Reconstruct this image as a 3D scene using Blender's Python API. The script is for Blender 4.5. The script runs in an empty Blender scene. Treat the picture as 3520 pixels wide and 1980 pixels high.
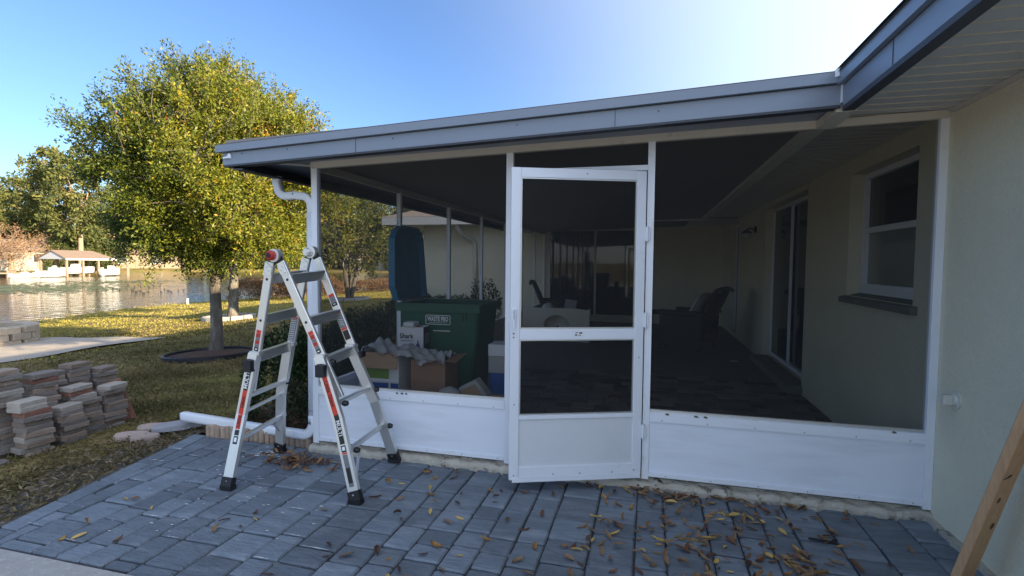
import bpy, math, random
import numpy as np
from mathutils import Vector, Matrix

random.seed(7)
RNG = np.random.default_rng(11)
scene = bpy.context.scene
COL = scene.collection

# ------------------------------------------------------------------ camera
YAW, PITCH, ROLL = 0.2556, -0.0484, 0.0095
cam_d = bpy.data.cameras.new('camera')
cam = bpy.data.objects.new('camera', cam_d)
COL.objects.link(cam)
scene.camera = cam
cam_d.sensor_width = 36.0
cam_d.lens = 1797.26 / 3520 * 36
cam_d.clip_start = 0.05
cam_d.clip_end = 3000
_f = Vector((-math.sin(YAW) * math.cos(PITCH), math.cos(YAW) * math.cos(PITCH), math.sin(PITCH)))
_r = Vector((math.cos(YAW), math.sin(YAW), 0))
_u = _r.cross(_f)
_r2 = _r * math.cos(ROLL) + _u * math.sin(ROLL)
_u2 = -_r * math.sin(ROLL) + _u * math.cos(ROLL)
CAM = Vector((2.5652, -3.6145, 1.5123))
cam.matrix_world = Matrix(((_r2.x, _u2.x, -_f.x, CAM.x), (_r2.y, _u2.y, -_f.y, CAM.y), (_r2.z, _u2.z, -_f.z, CAM.z), (0, 0, 0, 1)))

# ------------------------------------------------------------------ world, sun, exposure
SUN_EL, SUN_A = math.radians(17), math.radians(-15)      # azimuth measured from +X
SUN_DIR = Vector((math.cos(SUN_EL) * math.cos(SUN_A), math.cos(SUN_EL) * math.sin(SUN_A), math.sin(SUN_EL)))
world = bpy.data.worlds.new('World')
scene.world = world
world.use_nodes = True
wt = world.node_tree
for n in list(wt.nodes):
    wt.nodes.remove(n)
w_out = wt.nodes.new('ShaderNodeOutputWorld')
w_bg = wt.nodes.new('ShaderNodeBackground')
w_sky = wt.nodes.new('ShaderNodeTexSky')
w_sky.sky_type = 'NISHITA'
w_sky.sun_disc = False
w_sky.sun_elevation = SUN_EL
w_sky.sun_rotation = math.radians(90) - SUN_A
w_sky.air_density = 1.0
w_sky.dust_density = 0.6
w_sky.ozone_density = 3.0
w_bg.inputs['Strength'].default_value = 0.080
w_tint = wt.nodes.new('ShaderNodeMix'); w_tint.data_type = 'RGBA'; w_tint.blend_type = 'MULTIPLY'   # cool white balance of the photograph
w_tint.inputs[0].default_value = 1.0
w_tint.inputs[7].default_value = (0.77, 0.85, 1.03, 1)
wt.links.new(w_sky.outputs[0], w_tint.inputs[6])
wt.links.new(w_tint.outputs[2], w_bg.inputs['Color'])
# thin bright haze spread round the sun
w_tc = wt.nodes.new('ShaderNodeTexCoord')
w_dot = wt.nodes.new('ShaderNodeVectorMath'); w_dot.operation = 'DOT_PRODUCT'
w_dot.inputs[1].default_value = SUN_DIR
w_nrm = wt.nodes.new('ShaderNodeVectorMath'); w_nrm.operation = 'NORMALIZE'
wt.links.new(w_tc.outputs['Generated'], w_nrm.inputs[0])
wt.links.new(w_nrm.outputs[0], w_dot.inputs[0])
w_mr = wt.nodes.new('ShaderNodeMapRange'); w_mr.interpolation_type = 'SMOOTHSTEP'
w_mr.inputs['From Min'].default_value = -0.50
w_mr.inputs['From Max'].default_value = 0.32
w_mr.inputs['To Max'].default_value = 0.30
wt.links.new(w_dot.outputs['Value'], w_mr.inputs['Value'])
w_bg2 = wt.nodes.new('ShaderNodeBackground')
w_bg2.inputs['Color'].default_value = (0.94, 0.97, 0.96, 1)
wt.links.new(w_mr.outputs[0], w_bg2.inputs['Strength'])
w_add = wt.nodes.new('ShaderNodeAddShader')
wt.links.new(w_bg.outputs[0], w_add.inputs[0])
wt.links.new(w_bg2.outputs[0], w_add.inputs[1])
wt.links.new(w_add.outputs[0], w_out.inputs['Surface'])

sun_d = bpy.data.lights.new('sun', 'SUN')
sun_d.energy = 5.0
sun_d.angle = math.radians(0.5)
sun_d.color = (1.0, 0.80, 0.52)
sun = bpy.data.objects.new('sun', sun_d)
COL.objects.link(sun)
sun.rotation_euler = SUN_DIR.to_track_quat('Z', 'Y').to_euler()

scene.view_settings.view_transform = 'Standard'
scene.view_settings.look = 'None'
scene.view_settings.gamma = 1
scene.view_settings.exposure = 1.68
scene.view_settings.use_curve_mapping = False
scene.render.engine = 'CYCLES'
scene.cycles.max_bounces = 8
scene.cycles.transparent_max_bounces = 16
scene.cycles.sample_clamp_indirect = 6

# ------------------------------------------------------------------ materials
MATS = {}

def mat(name, col, rough=0.6, metal=0.0, var=0.12, scale=6.0, bump=0.0, bscale=60.0, orand=0.0, col2=None,
        c2scale=2.0, c2lo=0.45, c2hi=0.6, spec=0.5, coord='Object', stretch=None, detail=6.0, bdist=0.02):
    """procedural principled material: two-scale noise colour, per-object tint and bump"""
    m = bpy.data.materials.new(name)
    m.use_nodes = True
    t = m.node_tree
    b = t.nodes['Principled BSDF']
    b.inputs['Roughness'].default_value = rough
    b.inputs['Metallic'].default_value = metal
    b.inputs['Specular IOR Level'].default_value = spec
    tc = t.nodes.new('ShaderNodeTexCoord')
    src = tc.outputs[coord]
    if orand > 0 or coord == 'Object':
        oi = t.nodes.new('ShaderNodeObjectInfo')
        ml = t.nodes.new('ShaderNodeMath'); ml.operation = 'MULTIPLY'; ml.inputs[1].default_value = 37.0
        t.links.new(oi.outputs['Random'], ml.inputs[0])
        ad = t.nodes.new('ShaderNodeVectorMath'); ad.operation = 'ADD'
        t.links.new(src, ad.inputs[0]); t.links.new(ml.outputs[0], ad.inputs[1])
        src = ad.outputs[0]
    if stretch:
        mp = t.nodes.new('ShaderNodeMapping')
        mp.inputs['Scale'].default_value = stretch
        t.links.new(src, mp.inputs['Vector']); src = mp.outputs[0]
    nz = t.nodes.new('ShaderNodeTexNoise')
    nz.inputs['Scale'].default_value = scale
    nz.inputs['Detail'].default_value = detail
    nz.inputs['Roughness'].default_value = 0.62
    t.links.new(src, nz.inputs['Vector'])
    mx = t.nodes.new('ShaderNodeMix'); mx.data_type = 'RGBA'
    c = np.array(col[:3])
    mx.inputs[6].default_value = (*np.clip(c * (1 - 2 * var), 0, 1), 1)
    mx.inputs[7].default_value = (*np.clip(c * (1 + 2 * var), 0, 1), 1)
    t.links.new(nz.outputs['Fac'], mx.inputs[0])
    out = mx.outputs[2]
    if col2 is not None:
        n2 = t.nodes.new('ShaderNodeTexNoise')
        n2.inputs['Scale'].default_value = c2scale
        n2.inputs['Detail'].default_value = 8
        n2.inputs['Roughness'].default_value = 0.65
        t.links.new(src, n2.inputs['Vector'])
        r = t.nodes.new('ShaderNodeMapRange')
        r.inputs['From Min'].default_value = c2lo; r.inputs['From Max'].default_value = c2hi
        t.links.new(n2.outputs['Fac'], r.inputs['Value'])
        m2 = t.nodes.new('ShaderNodeMix'); m2.data_type = 'RGBA'
        t.links.new(r.outputs[0], m2.inputs[0]); t.links.new(out, m2.inputs[6])
        m2.inputs[7].default_value = (*col2[:3], 1)
        out = m2.outputs[2]
    if orand > 0:
        h = t.nodes.new('ShaderNodeHueSaturation')
        r = t.nodes.new('ShaderNodeMapRange')
        r.inputs['To Min'].default_value = 1 - orand; r.inputs['To Max'].default_value = 1 + orand
        t.links.new(oi.outputs['Random'], r.inputs['Value'])
        t.links.new(r.outputs[0], h.inputs['Value']); t.links.new(out, h.inputs['Color'])
        out = h.outputs[0]
    t.links.new(out, b.inputs['Base Color'])
    if bump > 0:
        nb = t.nodes.new('ShaderNodeTexNoise')
        nb.inputs['Scale'].default_value = bscale; nb.inputs['Detail'].default_value = 5
        t.links.new(src, nb.inputs['Vector'])
        bp = t.nodes.new('ShaderNodeBump')
        bp.inputs['Strength'].default_value = bump; bp.inputs['Distance'].default_value = bdist
        t.links.new(nb.outputs['Fac'], bp.inputs['Height'])
        t.links.new(bp.outputs[0], b.inputs['Normal'])
    MATS[name] = m
    return m

def leaf_mat(name, stops, rough=0.5, trans=0.35, spec=0.4):
    """leaf colours picked leaf by leaf from the 'rnd' attribute"""
    m = bpy.data.materials.new(name); m.use_nodes = True
    t = m.node_tree; b = t.nodes['Principled BSDF']
    a = t.nodes.new('ShaderNodeAttribute'); a.attribute_name = 'rnd'
    cr = t.nodes.new('ShaderNodeValToRGB')
    e = cr.color_ramp.elements
    e[0].position = stops[0][0]; e[0].color = (*stops[0][1], 1)
    e[1].position = stops[-1][0]; e[1].color = (*stops[-1][1], 1)
    for p, c in stops[1:-1]:
        q = e.new(p); q.color = (*c, 1)
    t.links.new(a.outputs['Fac'], cr.inputs[0])
    t.links.new(cr.outputs[0], b.inputs['Base Color'])
    b.inputs['Roughness'].default_value = rough
    b.inputs['Specular IOR Level'].default_value = spec
    tr = t.nodes.new('ShaderNodeBsdfTranslucent')
    t.links.new(cr.outputs[0], tr.inputs['Color'])
    ms = t.nodes.new('ShaderNodeMixShader'); ms.inputs[0].default_value = trans
    o = t.nodes['Material Output']
    t.links.new(b.outputs[0], ms.inputs[1]); t.links.new(tr.outputs[0], ms.inputs[2])
    t.links.new(ms.outputs[0], o.inputs['Surface'])
    MATS[name] = m
    return m

def mesh_screen_mat(name, open_=0.62, col=(0.016, 0.017, 0.019)):
    """fine insect mesh: part open, part dark fibre"""
    m = bpy.data.materials.new(name); m.use_nodes = True
    t = m.node_tree; b = t.nodes['Principled BSDF']; o = t.nodes['Material Output']
    tc = t.nodes.new('ShaderNodeTexCoord')
    nz = t.nodes.new('ShaderNodeTexNoise'); nz.inputs['Scale'].default_value = 1.3
    t.links.new(tc.outputs['Object'], nz.inputs['Vector'])
    r = t.nodes.new('ShaderNodeMapRange')
    r.inputs['To Min'].default_value = open_ - 0.04; r.inputs['To Max'].default_value = open_ + 0.04
    t.links.new(nz.outputs['Fac'], r.inputs['Value'])
    b.inputs['Base Color'].default_value = (*col, 1); b.inputs['Roughness'].default_value = 0.8
    tp = t.nodes.new('ShaderNodeBsdfTransparent')
    ms = t.nodes.new('ShaderNodeMixShader')
    t.links.new(r.outputs[0], ms.inputs[0])
    t.links.new(b.outputs[0], ms.inputs[1]); t.links.new(tp.outputs[0], ms.inputs[2])
    t.links.new(ms.outputs[0], o.inputs['Surface'])
    MATS[name] = m

def glass_mat(name, tint=(0.02, 0.025, 0.03), opaque=0.35):
    """window glass: clear with strong sky reflection at a slant"""
    m = bpy.data.materials.new(name); m.use_nodes = True
    t = m.node_tree; b = t.nodes['Principled BSDF']; o = t.nodes['Material Output']
    tc = t.nodes.new('ShaderNodeTexCoord')
    nz = t.nodes.new('ShaderNodeTexNoise'); nz.inputs['Scale'].default_value = 1.5
    t.links.new(tc.outputs['Object'], nz.inputs['Vector'])
    bp = t.nodes.new('ShaderNodeBump'); bp.inputs['Strength'].default_value = 0.05; bp.inputs['Distance'].default_value = 0.02
    t.links.new(nz.outputs['Fac'], bp.inputs['Height']); t.links.new(bp.outputs[0], b.inputs['Normal'])
    b.inputs['Base Color'].default_value = (*tint, 1); b.inputs['Roughness'].default_value = 0.03
    b.inputs['Specular IOR Level'].default_value = 0.9
    tp = t.nodes.new('ShaderNodeBsdfTransparent')
    ms = t.nodes.new('ShaderNodeMixShader'); ms.inputs[0].default_value = 1 - opaque
    t.links.new(b.outputs[0], ms.inputs[1]); t.links.new(tp.outputs[0], ms.inputs[2])
    t.links.new(ms.outputs[0], o.inputs['Surface'])
    MATS[name] = m

mat('white_paint', (0.76, 0.79, 0.85), 0.38, var=0.03, scale=3, col2=(0.55, 0.54, 0.50), c2scale=5, c2lo=0.62, c2hi=0.8)
mat('kick_white', (0.75, 0.79, 0.87), 0.5, var=0.03, scale=2, col2=(0.62, 0.65, 0.71), c2scale=1.8, c2lo=0.5, c2hi=0.75, stretch=(0.6, 1, 4))
mat('door_panel', (0.67, 0.69, 0.72), 0.55, var=0.02, scale=2, col2=(0.61, 0.63, 0.66), c2scale=2.5, c2lo=0.5, c2hi=0.8)
mat('cream_trim', (0.60, 0.56, 0.48), 0.5, var=0.04, scale=4, col2=(0.42, 0.39, 0.33), c2scale=9, c2lo=0.6, c2hi=0.75)
mat('fascia_blue', (0.215, 0.255, 0.32), 0.35, var=0.04, scale=3, col2=(0.23, 0.27, 0.335), c2scale=2.2, c2lo=0.5, c2hi=0.75, stretch=(0.5, 1, 3))
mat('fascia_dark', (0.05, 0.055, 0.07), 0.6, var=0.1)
mat('stucco', (0.69, 0.65, 0.50), 0.85, var=0.07, scale=55, bump=0.7, bscale=110, bdist=0.008, col2=(0.62, 0.585, 0.45), c2scale=1.2, c2lo=0.45, c2hi=0.75)
mat('stucco_sill', (0.16, 0.16, 0.15), 0.85, var=0.1, scale=6, bump=0.3, bscale=120, bdist=0.005)
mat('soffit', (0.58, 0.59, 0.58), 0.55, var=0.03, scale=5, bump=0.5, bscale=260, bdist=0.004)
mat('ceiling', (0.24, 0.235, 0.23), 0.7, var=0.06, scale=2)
mat('shingle', (0.15, 0.13, 0.12), 0.9, var=0.25, scale=12, bump=0.5, bscale=50)
mat('slab_edge', (0.46, 0.42, 0.35), 0.9, var=0.2, scale=9, col2=(0.03, 0.03, 0.03), c2scale=7, c2lo=0.56, c2hi=0.66, bump=0.8, bscale=40)
mat('paver_grey', (0.138, 0.165, 0.195), 0.68, var=0.22, scale=11, bump=0.7, bscale=38, bdist=0.014, orand=0.25, col2=(0.215, 0.242, 0.272), c2scale=6, c2lo=0.5, c2hi=0.72, stretch=(0.6, 1.6, 1))
mat('joint_sand', (0.045, 0.045, 0.048), 0.95, var=0.3, scale=30, col2=(0.34, 0.34, 0.33), c2scale=2.2, c2lo=0.58, c2hi=0.66)
mat('efflorescence', (0.62, 0.63, 0.63), 0.9, var=0.1, scale=30)
mat('floor_paver', (0.125, 0.112, 0.108), 0.75, var=0.15, scale=8, bump=0.3, bscale=50, orand=0.6)
mat('concrete', (0.36, 0.345, 0.32), 0.9, var=0.12, scale=14, bump=0.5, bscale=80, bdist=0.01, col2=(0.46, 0.44, 0.41), c2scale=25, c2lo=0.55, c2hi=0.68)
mat('brick_tan', (0.265, 0.20, 0.155), 0.88, var=0.12, scale=12, bump=0.6, bscale=60, orand=0.25, col2=(0.24, 0.21, 0.19), c2scale=4, c2lo=0.5, c2hi=0.7)
mat('brick_grey', (0.215, 0.185, 0.162), 0.88, var=0.12, scale=12, bump=0.6, bscale=60, orand=0.25, col2=(0.20, 0.19, 0.18), c2scale=4, c2lo=0.5, c2hi=0.7)
mat('brick_pale', (0.36, 0.325, 0.28), 0.88, var=0.10, scale=12, bump=0.6, bscale=60, orand=0.15)
mat('brick_red', (0.24, 0.115, 0.08), 0.88, var=0.15, scale=12, bump=0.6, bscale=60, orand=0.2)
mat('edging_tan', (0.36, 0.27, 0.20), 0.85, var=0.15, scale=10, bump=0.5, bscale=60, orand=0.2, col2=(0.22, 0.19, 0.17), c2scale=6, c2lo=0.5, c2hi=0.7)
mat('stone_pink', (0.40, 0.31, 0.27), 0.85, var=0.1, scale=10, bump=0.5, bscale=60, orand=0.15)
mat('stone_blue', (0.30, 0.30, 0.33), 0.8, var=0.1, scale=8, bump=0.5, bscale=60)
mat('pit_stone', (0.42, 0.34, 0.25), 0.85, var=0.2, scale=5, bump=0.6, bscale=30, orand=0.3)
mat('aluminium', (0.76, 0.74, 0.70), 0.40, metal=0.75, var=0.04, scale=4, stretch=(8, 8, 0.6))
mat('aluminium_rung', (0.66, 0.66, 0.65), 0.36, metal=0.85, var=0.05, scale=6, stretch=(8, 1, 8))
mat('rubber', (0.012, 0.012, 0.014), 0.5, var=0.2)
mat('label_red', (0.62, 0.045, 0.02), 0.45, var=0.08, scale=30)
mat('label_black', (0.014, 0.014, 0.016), 0.45, var=0.2)
mat('label_grey', (0.16, 0.17, 0.19), 0.5, var=0.25, scale=60)
mat('label_white', (0.78, 0.78, 0.78), 0.5, var=0.03)
mat('hinge_red', (0.42, 0.03, 0.025), 0.4, var=0.1)
mat('bin_green', (0.012, 0.10, 0.055), 0.42, var=0.12, scale=5, spec=0.4)
mat('bin_lid', (0.012, 0.15, 0.27), 0.42, var=0.08, scale=5)
mat('cardboard', (0.36, 0.23, 0.14), 0.85, var=0.08, scale=5, stretch=(1, 1, 6))
mat('cardboard_dark', (0.26, 0.145, 0.09), 0.85, var=0.08, scale=5, stretch=(1, 1, 6))
mat('box_white', (0.66, 0.67, 0.68), 0.6, var=0.04, scale=4)
mat('box_blue', (0.02, 0.09, 0.32), 0.5, var=0.1)
mat('box_green', (0.16, 0.28, 0.04), 0.5, var=0.1)
mat('box_purple', (0.07, 0.045, 0.22), 0.5, var=0.1)
mat('plastic_sheet', (0.35, 0.355, 0.35), 0.35, var=0.08, scale=6, bump=0.4, bscale=9, bdist=0.03)
mat('sink_cream', (0.56, 0.52, 0.43), 0.3, var=0.04, scale=5)
mat('wicker', (0.030, 0.024, 0.022), 0.6, var=0.3, scale=40, bump=0.7, bscale=90)
mat('cushion', (0.44, 0.48, 0.50), 0.9, var=0.08, scale=9, bump=0.3, bscale=120)
mat('curtain', (0.12, 0.115, 0.115), 0.9, var=0.1, scale=4, stretch=(4, 4, 0.4))
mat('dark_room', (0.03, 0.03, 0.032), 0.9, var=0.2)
mat('lamp_metal', (0.05, 0.045, 0.04), 0.4, metal=0.6, var=0.1)
mat('lamp_glass', (0.5, 0.49, 0.45), 0.25, var=0.05)
mat('lumber', (0.54, 0.32, 0.17), 0.7, var=0.16, scale=5, stretch=(14, 14, 0.9), bump=0.25, bscale=40, bdist=0.004)
mat('knot', (0.10, 0.045, 0.025), 0.7, var=0.3, scale=20)
mat('nail', (0.03, 0.03, 0.035), 0.5, metal=0.6, var=0.1)
mat('bark', (0.105, 0.09, 0.075), 0.95, var=0.3, scale=14, bump=1.0, bscale=28, bdist=0.03, stretch=(1, 1, 0.35), col2=(0.20, 0.19, 0.165), c2scale=6, c2lo=0.52, c2hi=0.64)
mat('bark_pale', (0.30, 0.215, 0.15), 0.95, var=0.25, scale=3)
mat('mulch', (0.085, 0.045, 0.028), 0.95, var=0.5, scale=26, bump=1.0, bscale=45, bdist=0.05)
mat('black_edging', (0.014, 0.014, 0.018), 0.45, var=0.2)
mat('far_wall', (0.36, 0.34, 0.29), 0.85, var=0.04)
mat('far_roof', (0.20, 0.145, 0.11), 0.9, var=0.12, scale=3)
mat('far_white', (0.72, 0.71, 0.68), 0.4, var=0.03)
mat('far_grey', (0.42, 0.44, 0.47), 0.7, var=0.05)
mat('far_wood', (0.24, 0.19, 0.14), 0.9, var=0.15)
mat('far_dark', (0.03, 0.03, 0.035), 0.5, var=0.1)
mat('duck', (0.06, 0.045, 0.035), 0.8, var=0.3)
mat('lily', (0.13, 0.15, 0.045), 0.5, var=0.25, scale=1.5)
mat('trim_light', (0.80, 0.77, 0.69), 0.5, var=0.03, scale=4)
mat('fitting_white', (0.62, 0.62, 0.56), 0.5, var=0.04)
mat('gravel_path', (0.42, 0.36, 0.29), 0.95, var=0.18, scale=10, bump=0.6, bscale=30, col2=(0.32, 0.28, 0.23), c2scale=3, c2lo=0.45, c2hi=0.65)
mat('dirt', (0.105, 0.085, 0.068), 0.95, var=0.45, scale=14, bump=1.0, bscale=30, bdist=0.06, col2=(0.21, 0.20, 0.185), c2scale=9, c2lo=0.56, c2hi=0.68)
mesh_screen_mat('screen_mesh', 0.60)
mesh_screen_mat('screen_side', 0.74)
glass_mat('glass', opaque=0.45)
glass_mat('glass_reflection_tint', tint=(0.24, 0.25, 0.23), opaque=0.9)  # pale tint paints the reflected outdoors into the lower pane
glass_mat('glass_dark', tint=(0.012, 0.013, 0.016), opaque=0.75)
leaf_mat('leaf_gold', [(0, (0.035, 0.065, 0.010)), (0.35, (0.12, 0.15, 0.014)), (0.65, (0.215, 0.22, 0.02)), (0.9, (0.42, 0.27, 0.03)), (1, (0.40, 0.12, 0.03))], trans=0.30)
leaf_mat('leaf_olive', [(0, (0.035, 0.055, 0.015)), (0.5, (0.10, 0.12, 0.025)), (1, (0.24, 0.20, 0.05))])
leaf_mat('leaf_far', [(0, (0.040, 0.060, 0.022)), (0.5, (0.10, 0.125, 0.035)), (1, (0.22, 0.21, 0.06))], rough=0.8)
leaf_mat('leaf_hedge', [(0, (0.010, 0.022, 0.008)), (0.6, (0.025, 0.05, 0.014)), (1, (0.06, 0.10, 0.025))], trans=0.15)
leaf_mat('leaf_brown', [(0, (0.10, 0.055, 0.03)), (1, (0.32, 0.19, 0.10))], rough=0.8, trans=0.25)
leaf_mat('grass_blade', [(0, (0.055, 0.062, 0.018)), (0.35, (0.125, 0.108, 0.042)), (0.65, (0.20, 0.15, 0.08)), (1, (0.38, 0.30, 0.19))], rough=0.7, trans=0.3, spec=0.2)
leaf_mat('grass_sun_painted', [(0, (0.17, 0.16, 0.035)), (0.4, (0.29, 0.27, 0.055)), (0.7, (0.43, 0.35, 0.09)), (1, (0.56, 0.43, 0.18))], rough=0.7, trans=0.3, spec=0.2)  # drier gold blades, brightened further: sunlight painted into their colour
for i, c in enumerate([(0.15, 0.062, 0.026), (0.32, 0.17, 0.05), (0.50, 0.34, 0.10), (0.075, 0.036, 0.022), (0.22, 0.13, 0.065)]):
    mat('dry_leaf_%d' % i, c, 0.6, var=0.2, scale=30, orand=0.2)

def water_mat():
    m = bpy.data.materials.new('water'); m.use_nodes = True
    t = m.node_tree; b = t.nodes['Principled BSDF']
    b.inputs['Base Color'].default_value = (0.050, 0.040, 0.018, 1)
    b.inputs['Roughness'].default_value = 0.06
    b.inputs['IOR'].default_value = 1.33
    tc = t.nodes.new('ShaderNodeTexCoord')
    mp = t.nodes.new('ShaderNodeMapping'); mp.inputs['Scale'].default_value = (1.0, 0.6, 1)
    mp.inputs['Rotation'].default_value = (0, 0, 0.5)
    t.links.new(tc.outputs['Object'], mp.inputs['Vector'])
    n = t.nodes.new('ShaderNodeTexNoise'); n.inputs['Scale'].default_value = 2.2; n.inputs['Detail'].default_value = 4
    t.links.new(mp.outputs[0], n.inputs['Vector'])
    bp = t.nodes.new('ShaderNodeBump'); bp.inputs['Strength'].default_value = 0.45; bp.inputs['Distance'].default_value = 0.14
    t.links.new(n.outputs['Fac'], bp.inputs['Height']); t.links.new(bp.outputs[0], b.inputs['Normal'])
    MATS['water'] = m
water_mat()

def ground_mat():
    m = bpy.data.materials.new('lawn_ground'); m.use_nodes = True
    t = m.node_tree; b = t.nodes['Principled BSDF']
    b.inputs['Roughness'].default_value = 0.95; b.inputs['Specular IOR Level'].default_value = 0.15
    tc = t.nodes.new('ShaderNodeTexCoord')
    def nz(s, d=8, r=0.65):
        n = t.nodes.new('ShaderNodeTexNoise'); n.inputs['Scale'].default_value = s
        n.inputs['Detail'].default_value = d; n.inputs['Roughness'].default_value = r
        t.links.new(tc.outputs['Object'], n.inputs['Vector']); return n
    def ramp(n, stops):
        c = t.nodes.new('ShaderNodeValToRGB'); e = c.color_ramp.elements
        e[0].position, e[0].color = stops[0][0], (*stops[0][1], 1)
        e[1].position, e[1].color = stops[-1][0], (*stops[-1][1], 1)
        for p, k in stops[1:-1]:
            q = e.new(p); q.color = (*k, 1)
        t.links.new(n.outputs['Fac'], c.inputs[0]); return c
    a = ramp(nz(9), [(0.28, (0.07, 0.055, 0.03)), (0.45, (0.19, 0.15, 0.055)), (0.58, (0.36, 0.27, 0.10)), (0.75, (0.52, 0.40, 0.19))])
    g = ramp(nz(5), [(0.3, (0.06, 0.065, 0.02)), (0.55, (0.18, 0.165, 0.045)), (0.75, (0.34, 0.27, 0.10))])
    k = nz(0.35, 3)
    r = t.nodes.new('ShaderNodeMapRange'); r.inputs['From Min'].default_value = 0.42; r.inputs['From Max'].default_value = 0.6
    t.links.new(k.outputs['Fac'], r.inputs['Value'])
    mx = t.nodes.new('ShaderNodeMix'); mx.data_type = 'RGBA'
    t.links.new(r.outputs[0], mx.inputs[0]); t.links.new(a.outputs[0], mx.inputs[6]); t.links.new(g.outputs[0], mx.inputs[7])
    t.links.new(mx.outputs[2], b.inputs['Base Color'])
    h = nz(22, 6)
    bp = t.nodes.new('ShaderNodeBump'); bp.inputs['Strength'].default_value = 1.0; bp.inputs['Distance'].default_value = 0.08
    t.links.new(h.outputs['Fac'], bp.inputs['Height']); t.links.new(bp.outputs[0], b.inputs['Normal'])
    MATS['lawn_ground'] = m
ground_mat()

# ------------------------------------------------------------------ mesh helpers
def V(*a):
    return np.array(a, float)

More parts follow.
